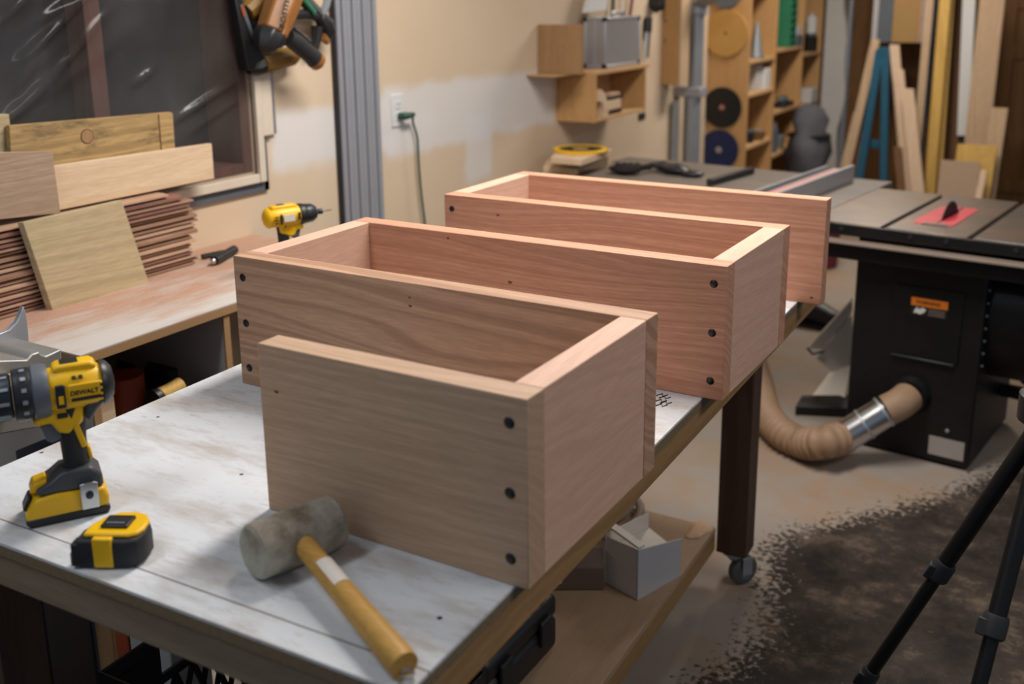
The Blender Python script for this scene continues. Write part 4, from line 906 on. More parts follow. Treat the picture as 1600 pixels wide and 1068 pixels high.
# tall grey dust bag and red cloth past the shelving unit
q = P(1262, 240, x=XU+.16); zt_ = P(1250, 168, x=XU+.16).z
db = thing('dust_bag', 'lumpy grey dust bag standing in front of the far bay', 'bag', (q.x, q.y, 0))
b = B(); rnd = random.Random(5); pr = [(0, .14), (.05, .17), (.3, .18), (.5, .16), (.60, .19), (.72, .17), (.78, .13), (.88, .15), (.97, .10), (1.0, .04)]; n = 22
for h, r in pr: b.v += [Vector((r*(1+.12*math.sin(3*a+9*h)+.06*math.sin(7*a-5*h))*math.cos(a)*.75, r*(1+.12*math.sin(3*a+9*h))*math.sin(a), h*zt_)) for a in [2*math.pi*k/n for k in range(n)]]
b.f = [(i*n+k, i*n+(k+1) % n, (i+1)*n+(k+1) % n, (i+1)*n+k) for i in range(len(pr)-1) for k in range(n)] + [tuple(range(n))[::-1], tuple(range((len(pr)-1)*n, len(pr)*n))]
obj('bag', b, M['cloth'], db, ang=80)
obj('strap', B().lathe([(zt_*.735, .135), (zt_*.74, .145), (zt_*.755, .145), (zt_*.76, .135)], n=20), M['black'], db)
q = P(1275, 285, x=XU+.52)
rb_ = thing('red_bin', 'dark red bin behind the saw fence near the dust bag', 'bin', (q.x+.02, q.y+.1, 0))
obj('body', B().lathe([(0, .10), (.44, .12), (.46, .125)], n=20), M['crimson'], rb_); obj('rim', B().lathe([(.4605, .13), (.475, .13)], n=20), M['crimson'], rb_)

# ------------------------------------------------------------------ back corner: white post, lumber
yp_ = YB-.12; a, c = P(1286, 100, y=yp_).x, P(1318, 100, y=yp_).x
b = B(); pts = [(a, yp_, 0)]; n = 24
for k in range(n+1):
    zz = CEIL*k/n; pts.append((c-.02*math.sin(5.1*zz)-.012*math.sin(13*zz+1), yp_, zz))
pts.append((a, yp_, CEIL-.001))
o = struct('trim_1', b.prism(pts, (0, .11, 0)), M['postwhite'])
ql = P(1322, 100, y=YB-.06)
one('grey_pipe', B().tube([(ql.x, YB-.06, 0), (ql.x+.02, YB-.06, 2.5)], .022, 10), M['galv'], 'thin grey pipe standing beside the white plaster post', 'pipe')
def lumber(px0, py0, px1, py1, wpx, D, mat, label, name='lumber', lean=.12, th=.03, wtop=None):
    """a plank through two pixels: upper end (px0, py0) at depth D, leaning forward to the floor; runs off the top when py0 < 0"""
    a = P(px0, py0, y=D); c = P(px1, py1, y=D-lean*.5); d = a-c; c2 = c - d*(c.z/d.z) 
    s = (P(px0+1, py0, y=D)-P(px0, py0, y=D)).length
    w0 = (wtop or wpx)*s; w1 = wpx*s
    up = (a-c2).normalized(); sd = Vector((1, 0, -up.x/up.z if abs(up.z) > .1 else 0)).normalized(); sd = Vector((1, 0, 0))
    pts = [c2-sd*w1/2, c2+sd*w1/2, a+sd*w0/2, a-sd*w0/2]
    for p_ in pts[:2]: p_.z = .0005
    one(name, B().prism(pts, (0, th, 0)), M[mat], label, 'lumber', 'lumber leaning at the back wall', .002)
E1 = YB-.05
lumber(1368, 62, 1324, 255, 14, 6.15, 'pine_z', 'narrow tan plank leaning left of the teal sawhorse', th=.03)
lumber(1352, 150, 1336, 260, 10, 6.22, 'brown_z', 'short brown strip half hidden behind the left tan plank', th=.02)
lumber(1340, 175, 1318, 262, 12, 6.30, 'pine_z', 'short pale strip lowest at the far left of the lumber', th=.02)
lumber(1397, 70, 1416, 300, 15, 6.10, 'pale_z', 'pale plank right of the teal sawhorse, squared top', th=.03)
lumber(1403, 109, 1421, 300, 17, 6.03, 'pale_z', 'second pale plank in front of the squared one, slightly shorter', th=.03)
lumber(1417, 139, 1434, 300, 20, 5.95, 'pale_z', 'pinkish plank with slanted top right of the pale planks', th=.03)
lumber(1402, 230, 1408, 300, 12, 5.90, 'brown_z', 'short brown offcut beside the teal leg', th=.03)
lumber(1458, -60, 1432, 230, 13, 6.25, 'pine_z', 'long thin tan plank rising out of view left of the yellow pine', th=.03)
lumber(1466, -60, 1446, 155, 6, 6.32, 'teal', 'thin dark green strip behind the long tan plank', th=.02)
lumber(1482, -70, 1452, 300, 18, 6.22, 'yellow_z', 'long yellow pine plank with a dark knot', th=.035)
lumber(1491, -70, 1465, 300, 9, 6.28, 'yellow_z', 'narrow yellow pine strip right of the knotted yellow plank', th=.03)
lumber(1506, -60, 1484, 300, 22, 6.45, 'brown_z', 'wide brown board between the yellow pine and white strip', th=.02)
lumber(1524, -60, 1492, 300, 16, 6.50, 'greyplastic', 'grey board behind the white strip', th=.02)
lumber(1558, -70, 1523, 250, 40, 6.30, 'pine_z', 'wide tall tan board with small knots near the brown doors', th=.035)
lumber(1562, 169, 1540, 320, 26, 6.12, 'pine_z', 'shorter tan board in front of the wide tall one', th=.03)
lumber(1527, 227, 1513, 320, 62, 6.02, 'yellow_z', 'wide yellow board with two screw holes', th=.025)
lumber(1501, 252, 1493, 315, 62, 5.92, 'oak', 'broad grey tan board lowest in front of the yellow board', th=.02)
lumber(1537, 266, 1528, 315, 10, 5.90, 'pale_z', 'thin pale strip at the right edge of the broad grey board', th=.02)
# hanging white strip
a = [P(1506, -50, y=6.37), P(1527, -50, y=6.37), P(1513, 212, y=6.37), P(1495, 212, y=6.37)]
one('white_strip', B().prism(a, (0, .015, 0)), M['white'], 'long white plastic strip hanging among the lumber', 'strip', None, .002)
# teal sawhorse
D = 6.06; sh = thing('sawhorse', 'folded teal sawhorse standing among the lumber', 'sawhorse', (P(1372, 200, y=D).x, D, 0))
def tealleg(p0, p1, wpx):
    a, c = P(*p0, y=D), P(*p1, y=D-.05); d = a-c; c2 = c-d*(c.z/d.z); s = (P(p0[0]+wpx, p0[1], y=D)-a).length
    pts = [c2-Vector((s/2, 0, 0)), c2+Vector((s/2, 0, 0)), a+Vector((s/2, 0, 0)), a-Vector((s/2, 0, 0))]
    for p_ in pts[:2]: p_.z = .0005
    obj('leg', B().prism(pts, (0, .03, 0)), M['teal'], sh, .003, world=True)
tealleg((1374, 78), (1341, 285), 13); tealleg((1383, 78), (1380, 290), 12)
obj('cap', B().prism([P(1368, 108, y=D-.003), P(1388, 108, y=D-.003), P(1387, 74, y=D-.003), P(1371, 74, y=D-.003)], (0, .036, 0)), M['teal'], sh, .003, world=True)
obj('brace', B().box((P(1350, 210, y=D+.034).x, D+.034, .55), (P(1383, 210, y=D+.034).x, D+.06, .60)), M['teal'], sh, .003, world=True)
# box hung on the back wall
D = 6.35; a, c = P(1364, 66, y=D), P(1441, 66, y=D); m_ = P(1392, 66, y=D).x
bx = thing('hanging_cabinet', 'tan fronted box with grey side hung above the sawhorse', 'cabinet', ((a.x+c.x)/2, YB, a.z))
obj('side_panel', B().box((a.x, D+.002, a.z), (m_-.001, YB-.01, 2.3)), M['greyplastic'], bx, .002, world=True)
obj('front_panel', B().box((m_, D, a.z), (c.x-.03, YB-.01, 2.3)), M['cardboard'], bx, .002, world=True)
obj('edge_strip', B().box((c.x-.0295, D-.003, a.z), (c.x-.01, YB-.01, 2.3)), M['stack2'], bx, .002, world=True)
obj('edge_strip', B().box((c.x-.0095, D-.003, a.z), (c.x, YB-.01, 2.3)), M['galv'], bx, .002, world=True)
obj('corner_strip', B().box((a.x-.012, D-.004, a.z-.01), (a.x+.022, D+.0015, 2.3)), M['whitemetal'], bx, .002, world=True)
# door at the right of the back wall
dx0 = P(1556, 100, y=YB-.03).x
dr_ = obj('door_1', B().box((dx0, YB-.035, .01), (dx0+.85, YB-.006, 2.1)), M['paneldark'], None, .003); dr_['kind'] = 'structure'
for zz in (.15, 1.08, 1.42, 1.98): obj('door_rail', B().box((dx0+.01, YB-.05, zz), (dx0+.84, YB-.0355, zz+.10)), M['paneldark'], dr_, .004)
for xx in (0.0, .38, .74): obj('door_stile', B().box((dx0+.005+xx, YB-.0535, .02), (dx0+.105+xx, YB-.0505, 2.09)), M['paneldark'], dr_, .002)

# ------------------------------------------------------------------ table saw with extension
TH = math.radians(-7); SZT = .80; S0 = P(1380, 355, z=SZT)
ts = thing('table_saw', 'black cabinet table saw with cast iron top and red insert', 'table saw', (S0.x, S0.y, 0), TH)
def slab(x0, x1): return B().box((x0, 0, SZT-.012), (x1, .69, SZT))
for nm, x0, x1 in (('table_top', -.245, -.010), ('table_top', .010, .255), ('table_top', .275, .54)): obj(nm, slab(x0, x1), M['dullsteel'], ts, .0015)
obj('table_casting', B().box((-.245, .001, SZT-.042), (.54, .69, SZT-.0123)), M['blackmetal'], ts, .002)
for x in (0, .265): obj('slot_floor', B().box((x-.0098, .002, SZT-.0122), (x+.0098, .688, SZT-.0105)), M['steel'], ts)
obj('front_edge', B().box((-.45, -.012, SZT-.040), (.60, -.0005, SZT-.003)), M['blackmetal'], ts, .002)
for x in (-.13, .09, .20, .40): obj('bolt', B().lathe([(0, .008), (.004, .007)], (x, -.0123, SZT-.018), (0, -1, 0), 8), M['chuck'], ts)
obj('front_rail', B().box((-.75, -.05, SZT-.062), (.75, -.002, SZT-.0525)), M['pine'] if False else M['duct'], ts, .002)
obj('rail_angle', B().box((-.75, -.006, SZT-.12), (.75, -.0008, SZT-.0625)), M['blackmetal'], ts, .002)
obj('insert', B().prism([(.060, .12, SZT+.0003), (.172, .12, SZT+.0003), (.177, .16, SZT+.0003), (.177, .44, SZT+.0003), (.165, .47, SZT+.0003), (.075, .47, SZT+.0003), (.055, .44, SZT+.0003), (.050, .16, SZT+.0003)], (0, 0, .0016)), M['red'], ts)
obj('insert_notch', B().box((.085, .116, SZT+.0021), (.165, .150, SZT+.0028)), M['dullsteel'], ts)
bl = []; cx_, cy_, cz_, rr = .122, .30, SZT-.075, .127
for k in range(80):
    a = 2*math.pi*k/80; r = rr*(1 if k % 2 else .97); bl.append((cx_, cy_+r*math.cos(a), cz_+r*math.sin(a)))
obj('blade', B().prism(bl, (.0026, 0, 0)), M['rubber'], ts)
obj('blade_slot', B().box((cx_-.003, .125, SZT+.0022), (cx_+.006, .46, SZT+.0026)), M['black'], ts)
CB = B().box((-.105, .085, .012), (.308, .60, SZT-.0425))
obj('cabinet', CB, M['blackmetal'], ts, .006)
pn = obj('access_panel', B().box((.03, .079, .36), (.245, .0845, .60)), M['blackmetal'], ts, .006)
obj('panel_handle', B().box((.035, .070, .355), (.235, .0785, .362)), M['chuck'], pn, .002)
lbx = obj('warning_label', B().box((.085, .0775, .505), (.200, .0788, .565)), M['black'], pn)
obj('orange_band', B().box((.085, .0765, .538), (.200, .0773, .565)), M['warn'], lbx)
text('WARNING', .016, (.100, .0762, .546), (1, 0, 0), (0, 0, 1), M['black'], lbx)
obj('pictogram', B().prism([(.095, .0768, .512), (.104, .0768, .514), (.115, .0768, .510), (.128, .0768, .518), (.134, .0768, .528), (.122, .0768, .534), (.112, .0768, .527), (.104, .0768, .533), (.098, .0768, .524)], (0, .0005, 0)), M['white'], lbx)
for z in (.528, .520, .512): obj('print_line', B().box((.142, .0768, z), (.192, .0772, z+.003)), M['duct'], lbx)
rl = obj('rating_plate', B().box((.178, .083, .035), (.290, .0845, .10)), M['plate'], ts)
obj('screw', B().lathe([(0, .007), (.004, .005)], (.232, .0845, .128), (0, -1, 0), 10), M['galv'], ts)
mh = obj('motor_cover', B().tube([(.309, .36, .50), (.40, .36, .50), (.52, .36, .50), (.54, .36, .50)], [.235, .235, .22, .15], 28), M['blackmetal'], ts)
for k in range(8): obj('hinge_bolt', B().lathe([(0, .005), (.004, .004)], (.3085, .12, .36+.042*k), (1, 0, 0), 8), M['galv'], ts)
bar = obj('base_bar', B().box((.309, .42, .16), (.95, .46, .20)), M['blackmetal'], ts, .004)
for x in (.40, .56): obj('knob', B().lathe([(0, .012), (.02, .012), (.022, .03), (.04, .03)], (x, .44, .2002), n=12), M['black'], bar)
obj('dust_port', B().lathe([(-.002, .068), (.012, .066), (.03, .058)], (.105, .0845, .225), (0, -1, 0), 24), M['blackmetal'], ts)
# extension wing
ext = thing('extension_table', 'long grey brown extension table left of the saw', 'table', (S0.x, S0.y, 0), TH)
M['exttop'] = wood('weathered_extension_top', hexc('8a8076'), hexc('6a6058'), 0, 2, .4, .5, 4, .2, .4)
obj('top', B().box((-1.47, .08, SZT-.03), (-.247, .86, SZT)), M['exttop'], ext, .002)
for x in (-1.44, -.80):
    for y in (.11, .79): obj('leg', B().box((x, y, 0), (x+.05, y+.05, SZT-.0305)), M['blackmetal'], ext, .002)
obj('apron', B().box((-1.45, .095, SZT-.10), (-.26, .109, SZT-.0305)), M['blackmetal'], ext)
# rip fence lying across
rf = thing('rip_fence', 'silver rip fence with faded red scale resting on the saw table', 'fence', (S0.x, S0.y, SZT), TH)
fx = -.388; fy1 = .76
obj('beam', B().box((fx-.085, -.05, .004), (fx-.001, fy1, .050)), M['alusheet'], rf, .002)
obj('white_face', B().box((fx-.0008, -.03, .003), (fx+.012, fy1+.02, .066)), M['whitemetal'], rf, .001)
obj('red_scale', B().box((fx-.055, .10, .0502), (fx-.018, fy1-.03, .0512)), M['pinkred'], rf)
obj('black_groove', B().box((fx-.082, -.04, .0502), (fx-.064, fy1-.01, .0515)), M['black'], rf)
obj('left_face', B().box((fx-.098, -.03, .003), (fx-.0855, fy1, .058)), M['alu'], rf, .001)

# things on the extension table
zx = SZT+.0005
q = P(905, 262, z=zx)
one('pine_block', B().prism([P(849, 270, z=zx), P(902, 274, z=zx), P(912, 262, z=zx), P(856, 259, z=zx)], (0, 0, .028)), M['pine'], 'small pine block at the front of the wood pile by the wall', 'wood block', None, .002)
B2 = [P(886, 270, z=zx), P(950, 262, z=zx), P(956, 252, z=zx), P(905, 252, z=zx)]
one('pine_beam', B().prism(B2, (0, 0, .058)), M['pine'], 'thick pine offcut under the yellow ring by the wall', 'wood block', None, .002)
zz = zx+.0590
one('pine_slab', B().prism([P(860, 255, z=zz), P(908, 259, z=zz), P(955, 243, z=zz), P(880, 236, z=zz)], (0, 0, .026)), M['pine'], 'flat pine slab topping the offcuts by the wall', 'wood block', None, .002)
zz += .0265; c = P(907, 234, z=zz+.005); r = (P(950, 234, z=zz+.005)-P(864, 234, z=zz+.005)).length/2
yr = thing('yellow_ring_disc', 'yellow rimmed round disc lying on the pine offcuts', 'disc', (c.x, c.y, zz))
obj('rim', B().lathe([(0, r*.98), (.002, r), (.010, r), (.012, r*.98), (.012, r*.8), (.0005, r*.8)], n=40), M['yellow'], yr)
obj('disc', B().lathe([(.0006, r*.79), (.009, r*.79)], n=40), M['clothd'], yr); obj('hub', B().lathe([(.0092, r*.3), (.0105, r*.3)], n=24), M['cardboard'], yr)
c = P(978, 272, z=zx); gl = thing('work_glove', 'brown and black work glove lying on the extension table', 'glove', (c.x, c.y, zx), .3)
obj('palm', B().blob((0, 0, .024), (.07, .05, .023), 3, .06), M['clothd'], gl, ang=80)
for k in range(4): obj('finger', B().tube([(-.04+.025*k, .03, .025), (-.045+.028*k, .07, .028), (-.045+.03*k, .10, .022)], [.012, .013, .009], 8), M['clothd'], gl)
obj('thumb', B().tube([(.05, 0, .025), (.085, .02, .03), (.10, .045, .024)], [.013, .013, .009], 8), M['clothd'], gl)
c = P(1052, 271, z=zx); gl = thing('work_glove', 'black work glove with flat cuff right of the brown one', 'glove', (c.x, c.y, zx), -.4)
obj('palm', B().blob((0, 0, .022), (.085, .05, .021), 8, .06), M['black'], gl, ang=80)
for k in range(4): obj('finger', B().tube([(-.05, -.03+.02*k, .022), (-.09, -.035+.022*k, .030), (-.115, -.04+.024*k, .024)], [.011, .012, .008], 8), M['black'], gl)
obj('cuff', B().blob((.10, .01, .014), (.05, .045, .012), 5, .05), M['black'], gl, ang=80)
a, c = P(1108, 285, z=zx+.014), P(1175, 266, z=zx+.014); d = (c-a); rdx = d.to_track_quat('X', 'Z').to_matrix()
one('push_bar', B().obox((a+c)/2, (d.length, .026, .026), rdx), M['chuck'], 'dark square bar lying across the extension table', 'bar', None, .003)

# dust hose from the saw
Rz = Matrix.Rotation(TH, 3, 'Z')
pp = Vector((S0.x, S0.y, 0)) + Rz @ Vector((.105, .085, .225))
hs = thing('dust_hose', 'ribbed tan dust hose running from the saw cabinet along the floor', 'hose', (pp.x-.25, pp.y-.12, 0))
t0 = pp + Rz @ Vector((0, -.028, 0)); t2 = P(1316, 684, y=t0.y-.13); t1 = t0+(t2-t0)*.30+Vector((0, -.025, .006))
pth = smooth([t0, t0+(t1-t0)*.4+Vector((.004, -.016, .002)), t1], 4)
obj('elbow', B().tube(pth, .052, 20), M['hose'], hs, world=True)
obj('steel_sleeve', B().tube([t1+(t2-t1)*.02, t1+(t2-t1)*.5, t2], [.0530, .0525, .0530], 24), M['steel'], hs, world=True)
for f in (.06, .5, .95): obj('hose_clamp', B().lathe([(-.004, .0552), (.004, .0552)], t1+(t2-t1)*f, (t2-t1), 24), M['galv'], hs, world=True)
rib = [t2, P(1290, 690, z=.10), P(1255, 692, z=.060), P(1222, 676, z=.058), P(1197, 645, z=.058), P(1186, 600, z=.058), P(1175, 560, z=.058)]
def even(pts, step):
    out = [pts[0]]; acc = 0
    for a_, b_ in zip(pts, pts[1:]):
        d_ = (b_-a_).length; t_ = step-acc
        while t_ <= d_: out.append(a_+(b_-a_)*(t_/d_)); t_ += step
        acc = d_-(t_-step)
    return out
sm = even(smooth(rib, 26), .0050); rr = [.0510+.0055*math.sin(2*math.pi*i/5) for i in range(len(sm))]
obj('ribbed_hose', B().tube(sm, rr, 20), M['hose'], hs, world=True, ang=80)

# white bent sheet metal pieces and black bag on the floor left of the saw
g0 = thing('metal_chute', 'pale folded metal chute leaning at the left of the saw cabinet', 'chute', P(1290, 620, z=0))
yq = 2.95
def pl3(pts, y): return [P(px, py, y=y) for px, py in pts]
a_ = [P(1262, 544, y=yq), P(1330, 470, y=yq+.1), P(1330, 490, y=yq+.12), P(1285, 546, y=yq+.02)]
obj('upper_trough', B().prism(a_, (0, .02, .01)), M['dustwhite'], g0, .001, world=True)
obj('trough_wall', B().prism([P(1285, 546, y=yq+.02), P(1330, 492, y=yq+.12), P(1335, 570, y=yq+.12), P(1300, 580, y=yq+.04), P(1275, 560, y=yq+.02)], (0, .01, 0)), M['dustwhite'], g0, .001, world=True)
obj('lip', B().tube([P(1261, 543, y=yq-.01), P(1270, 553, y=yq-.01), P(1288, 548, y=yq-.01)], .005, 6), M['chuck'], g0, world=True)
gq = [P(1252, 640, y=yq-.1), P(1315, 645, y=yq-.1), P(1330, 570, y=yq+.06), P(1296, 582, y=yq+.06)]
obj('lower_plate', B().prism(gq, (0, .012, 0)), M['dustwhite'], g0, .001, world=True)
fl = [P(1242, 648, z=.002), P(1330, 652, z=.002), P(1330, 630, z=.002), P(1252, 630, z=.002)]
obj('foot', B().prism(fl, (0, 0, .035)), M['blackmetal'], g0, .003, world=True)
q = P(1262, 490, z=.05)
sb_ = thing('black_shoe', 'black shoe shaped bundle on the floor beyond the bench', 'shoe', (q.x, q.y, 0), math.radians(-15))
obj('upper', B().tube([(-.14, 0, .075), (-.08, 0, .09), (.02, 0, .075), (.12, 0, .052), (.19, 0, .045), (.22, 0, .04)], [.045, .07, .062, .046, .04, .02], 14), M['black'], sb_)
obj('sole', B().box((-.17, -.05, .001), (.23, .05, .022)), M['rubber'], sb_, .008)

# ------------------------------------------------------------------ things on the bench's lower shelf
zs = sz1+.0005
c = P(955, 812, z=zs); hc = thing('coiled_hose', 'coil of dusty hose lying on the lower bench shelf', 'hose', (c.x-.06, c.y, zs))
for k in range(3):
    r = .13-.025*k; pts = [Vector((r*math.cos(a), r*1.1*math.sin(a), .0150+.022*k+.002*math.sin(3*a))) for a in [2*math.pi*j/32 for j in range(33)]]
    obj('loop', B().tube(pts, .012, 10, False), M['duct'], hc)
# sheet metal light trough lying on the shelf
e0, e1, e2, e3 = P(996, 938, z=zs), P(1063, 900, z=zs), P(1063, 838, z=zs+.10), P(990, 868, z=zs+.10)
c = (e0+e1)/2
fxr = thing('metal_trough', 'dusty sheet metal trough with white angled end on the bench shelf', 'trough', (c.x, c.y, zs))
dr2 = (e1-e0).normalized(); nrm = Vector((-dr2.y, dr2.x, 0)); back = -Vector((dr2.y, -dr2.x, 0))
if back.x > 0: back = -back
wv = (e1-e0); hgt = .115
pts = [e0, e0+wv, e0+wv*1.02+Vector((0, 0, hgt*.86)), e0+Vector((0, 0, hgt*1.12))]
obj('end_cap', B().prism(pts, back*.004), M['whitemetal'], fxr, .001, world=True)
obj('side_wall', B().prism([e0+back*.0045+dr2*.001, e0+Vector((0, 0, hgt*1.10))+back*.0045+dr2*.001, e0+Vector((0, 0, hgt*1.06))+back*.10+dr2*.001, e0+back*.10+dr2*.001], dr2*.004), M['dustwhite'], fxr, .001, world=True)
obj('flange', B().prism([e0+Vector((0, 0, hgt*1.13)), e0+Vector((0, 0, hgt*1.13))+dr2*.022, e0+Vector((0, 0, hgt*1.30))+back*.11+dr2*.022, e0+Vector((0, 0, hgt*1.30))+back*.11], (0, 0, .006)), M['dustwhite'], fxr, .001, world=True)
obj('inner_plate', B().prism([e0+back*.006+Vector((0, 0, .06)), e0+wv+back*.006+Vector((0, 0, .06)), e0+wv+back*.10+Vector((0, 0, .085)), e0+back*.10+Vector((0, 0, .085))], (0, 0, .003)), M['dustwhite'], fxr, world=True)
obj('back_wall', B().prism([e0+back*.102, e0+wv+back*.102, e0+wv+back*.102+Vector((0, 0, hgt*1.12)), e0+back*.102+Vector((0, 0, hgt*1.12))], back*.003), M['dustwhite'], fxr, .001, world=True)
# dark long body to its left
bw = thing('fluorescent_fixture', 'dark long light fixture lying behind the white metal end', 'fixture', (c.x-.25, c.y+.1, zs))
s = P(955, 925, z=zs)+Vector((-.018, 0, 0))
ld = Vector((-.86, -.51, 0)).normalized(); pw = Vector((-ld.y, ld.x, 0))
if pw.y < 0: pw = -pw
pts = [s+Vector((0, 0, .001)), s+Vector((0, 0, .06)), s+pw*.03+Vector((0, 0, .095)), s+pw*.11+Vector((0, 0, .095)), s+pw*.12+Vector((0, 0, .001))]
obj('body', B().prism(pts, ld*.26), M['fixdark'], bw, .003, world=True)
st = s+ld*.10-pw*.001
obj('sticker', B().prism([st+Vector((0, 0, .020)), st+ld*.035+Vector((0, 0, .020)), st+ld*.035+Vector((0, 0, .05)), st+Vector((0, 0, .05))], -pw*.0006), M['paper'], bw, world=True)
st = s+ld*.106-pw*.0022
obj('sticker_print', B().prism([st+Vector((0, 0, .026)), st+ld*.022+Vector((0, 0, .026)), st+ld*.022+Vector((0, 0, .044)), st+Vector((0, 0, .044))], -pw*.0004), M['clothd'], bw, world=True)
# sawdust heap
c = P(1092, 828, z=zs); b = B(); n = 26; rn = random.Random(3)
ring_ = [(1+.14*math.sin(3*a+1)+.09*math.sin(5*a)+rn.uniform(-.07, .07)) for a in [2*math.pi*k/n for k in range(n)]]
for f, h in ((1, 0), (.97, .003), (.75, .007), (.45, .0095), (.15, .011)):
    b.v += [Vector((c.x+f*.026*ring_[k]*math.cos(2*math.pi*k/n), c.y+f*.050*ring_[k]*math.sin(2*math.pi*k/n), zs+h+rn.uniform(0, .0012))) for k in range(n)]
b.f = [(i*n+k, i*n+(k+1) % n, (i+1)*n+(k+1) % n, (i+1)*n+k) for i in range(4) for k in range(n)] + [tuple(range(4*n, 5*n))]
one('sawdust_heap', b, M['sawdust'], 'small flat heap of sawdust on the lower bench shelf', 'sawdust', None, 0, 'stuff')
# black tool cases
c = P(838, 985, z=zs); cc = P(872, 926, z=zs+.125); tc_ = thing('tool_case', 'black ribbed hard tool case on the lower bench shelf', 'tool case', (cc.x-.13, cc.y-.144, zs), 0)
obj('lower_shell', B().box((-.13, -.144, .0), (.13, .144, .075)), M['black'], tc_, .014)
obj('lid', B().box((-.13, -.144, .0755), (.13, .144, .125)), M['black'], tc_, .014)
for y in (-.08, .08):
    obj('latch', B().box((.1302, y-.022, .045), (.140, y+.022, .100)), M['rubber'], tc_, .003)
for k in range(7): obj('rib', B().box((-.10, -.125+.036*k, .1252), (.12, -.109+.036*k, .131)), M['black'], tc_, .002)
c = P(775, 1050, z=zs); cc = P(795, 1016, z=zs+.12); bx_ = thing('storage_bin', 'dark open storage bin nearest on the lower bench shelf', 'bin', (cc.x-.125, cc.y-.125, zs))
obj('bottom', B().box((-.12, -.04, 0), (.12, .05, .004)), M['black'], bx_)
for a, b_ in (((-.12, -.04, .0042), (.12, -.036, .12)), ((-.12, .046, .0042), (.12, .05, .12)), ((-.12, -.0358, .0042), (-.116, .0458, .12)), ((.116, -.0358, .0042), (.12, .0458, .12))): obj('wall', B().box(a, b_), M['black'], bx_, .001)

# ------------------------------------------------------------------ under the near edge of the bench
W2, D2, Ht = .155, .19, .28; zb_ = sz1+.001
q = P(152, 1046, x=-.79); Ht = q.z-zb_; q = q + Vector((W2, D2, 0))
mc = thing('milk_crate', 'black plastic milk crate under the near bench edge', 'crate', (q.x, q.y, 0), ANG)
for k, (x0, x1, yy, m_, nm, lb_, ct_) in enumerate(((60, 143, .24, 'darkblue', 'plastic_tote', 'dark blue plastic tote on the floor left under the bench', 'tote'), (148, 174, .24, 'brownply', 'wood_offcut', 'upright wood offcut between the tote and orange sheet', 'board'), (177, 197, .24, 'redtin', 'orange_sheet', 'orange red sheet standing behind the milk crate', 'sheet'), (200, 262, .24, 'whitemetal', 'white_bucket_box', 'pale box standing behind the milk crate', 'box'))):
    a_, c_ = P(x0, 980, y=yy), P(x1, 980, y=yy)
    fz = .001 if c_.x < -.9 else sz1+.001
    one(nm, B().box((a_.x, yy, fz), (c_.x-.002, yy+(.10 if k in (0, 3) else .02), .60 if k else .64)), M[m_], lb_, ct_, None, .004)
zr = zb_+Ht
obj('crate_bottom', B().box((-W2, -D2, zb_), (W2, D2, zb_+.008)), M['black'], mc)
for s in (-1, 1):
    obj('rim', B().box((-W2, s*D2-.006 if s > 0 else -D2, zr-.03), (W2, s*D2 if s > 0 else -D2+.006, zr)), M['black'], mc, .002)
    obj('rim', B().box((s*W2-.006 if s > 0 else -W2, -D2+.0062, zr-.03), (s*W2 if s > 0 else -W2+.006, D2-.0062, zr)), M['black'], mc, .002)
    x0 = s*W2-.006 if s > 0 else -W2
    for y0, y1 in ((-D2+.0062, -.07), (.07, D2-.0062)): obj('wall_panel', B().box((x0, y0, zr-.080), (x0+.006, y1, zr-.0302)), M['black'], mc)
    obj('lower_band', B().box((x0, -D2+.0062, zr-.098), (x0+.006, D2-.0062, zr-.0802)), M['black'], mc)
    y0_ = s*D2-.006 if s > 0 else -D2
    obj('lower_band', B().box((-W2, y0_, zr-.098), (W2, y0_+.006, zr-.0302)), M['black'], mc)
    for k in range(9):                                    # diagonal lattice below the band
        for sg in (-1, 1):
            t = -D2+.03+k*(2*D2-.06)/8; u = t+sg*.07
            if abs(u) < D2-.01: obj('slat', B().prism([(x0+.001, t-.006, zr-.0985), (x0+.001, t+.006, zr-.0985), (x0+.001, u+.006, zb_+.0085), (x0+.001, u-.006, zb_+.0085)], (.004, 0, 0)), M['black'], mc)
            t = -W2+.03+k*(2*W2-.06)/8; u = t+sg*.07
            if abs(u) < W2-.01: obj('slat', B().prism([(t-.006, y0_+.001, zr-.0985), (t+.006, y0_+.001, zr-.0985), (u+.006, y0_+.001, zb_+.0085), (u-.006, y0_+.001, zb_+.0085)], (0, .004, 0)), M['black'], mc)

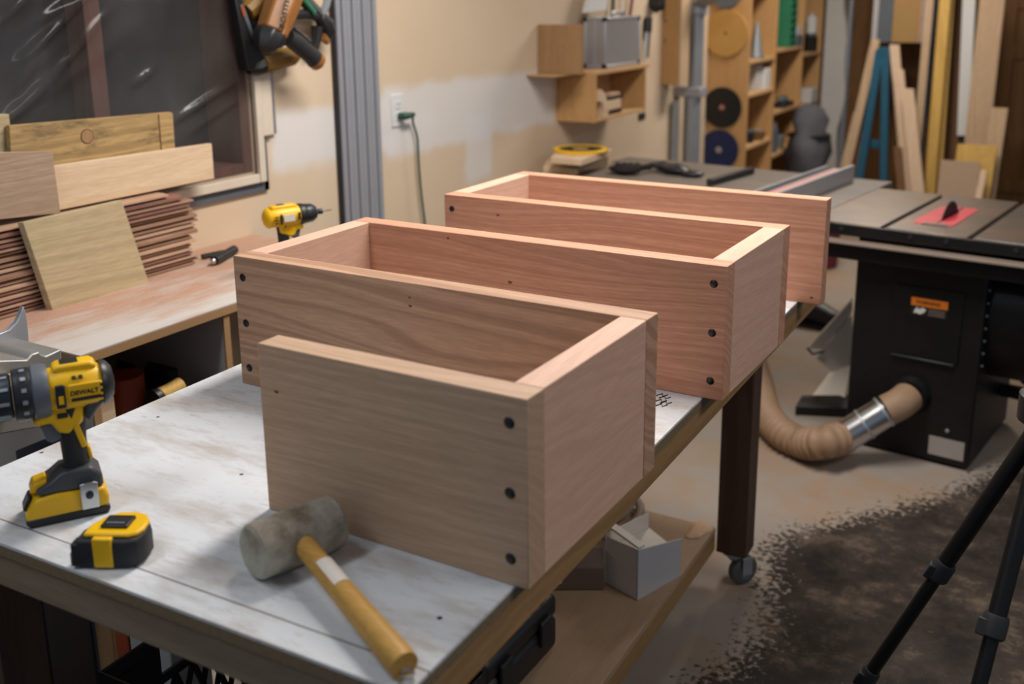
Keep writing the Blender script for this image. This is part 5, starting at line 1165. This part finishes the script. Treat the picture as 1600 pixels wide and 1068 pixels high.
# ------------------------------------------------------------------ tripod at the right
def at_depth(px, py, dpt): return CAM + ray(px, py)*dpt
apex = at_depth(1642, 638, 1.56); f1 = at_depth(1190, 1300, 1.0); f1 = CAM + ray(1190, 1300)*((-CAM.z)/ray(1190, 1300).z); f2 = CAM + ray(1366, 1700)*((-CAM.z)/ray(1366, 1700).z)
tr = thing('tripod', 'black camera tripod standing at the right edge of the photo', 'tripod', (apex.x, apex.y, 0))
f3 = Vector((apex.x*2.0-(f1.x+f2.x)/2+.15, apex.y*2-(f1.y+f2.y)/2+.1, 0))
for k, f in enumerate((f1, f2, f3)):
    d = f-apex
    lg = obj('leg', B().tube([apex+d*.02, apex+d*.33], .0135, 14), M['blackmetal'], tr, world=True)
    ks = ((.33, .0125), (.56, .0105)) if k == 0 else ((.36, .0125), (.62, .0105))
    obj('leg_section', B().tube([apex+d*ks[0][0], apex+d*ks[1][0]], .0108, 14), M['blackmetal'], lg, world=False) if False else None
    obj('leg_section', B().tube([apex+d*.331, apex+d*.58], .0112, 14), M['blackmetal'], tr, world=True)
    obj('leg_section', B().tube([apex+d*.581, apex+d*.985], .0090, 14), M['blackmetal'], tr, world=True)
    Rq = d.to_track_quat('Z', 'X').to_matrix()
    for f_, r in ((.33, .0185), (.58, .0155)):
        c = apex+d*f_
        obj('leg_clamp', B().tube([c-d.normalized()*.018, c-d.normalized()*.012, c+d.normalized()*.014, c+d.normalized()*.018], [r*.9, r, r, r*.8], 14), M['rubber'], tr, world=True)
        obj('clamp_lever', B().obox(c+(-RT*.8)*r*1.15, (.012, .016, .026), Rq), M['rubber'], tr, .002, world=True)
    obj('rubber_foot', B().tube([apex+d*.9855, apex+d*.999], [.012, .010], 12), M['rubber'], tr, world=True)
obj('centre_column', B().tube([apex+Vector((0, 0, -.18)), apex+Vector((0, 0, .22))], .0135, 14), M['blackmetal'], tr, world=True)
obj('shoulder', B().lathe([(-.03, .03), (-.02, .045), (.02, .045), (.03, .03)], apex, (0, 0, 1), 18), M['black'], tr, world=True)
obj('head', B().box((apex.x-.035, apex.y-.04, apex.z+.2205), (apex.x+.035, apex.y+.04, apex.z+.27)), M['black'], tr, .006, world=True)
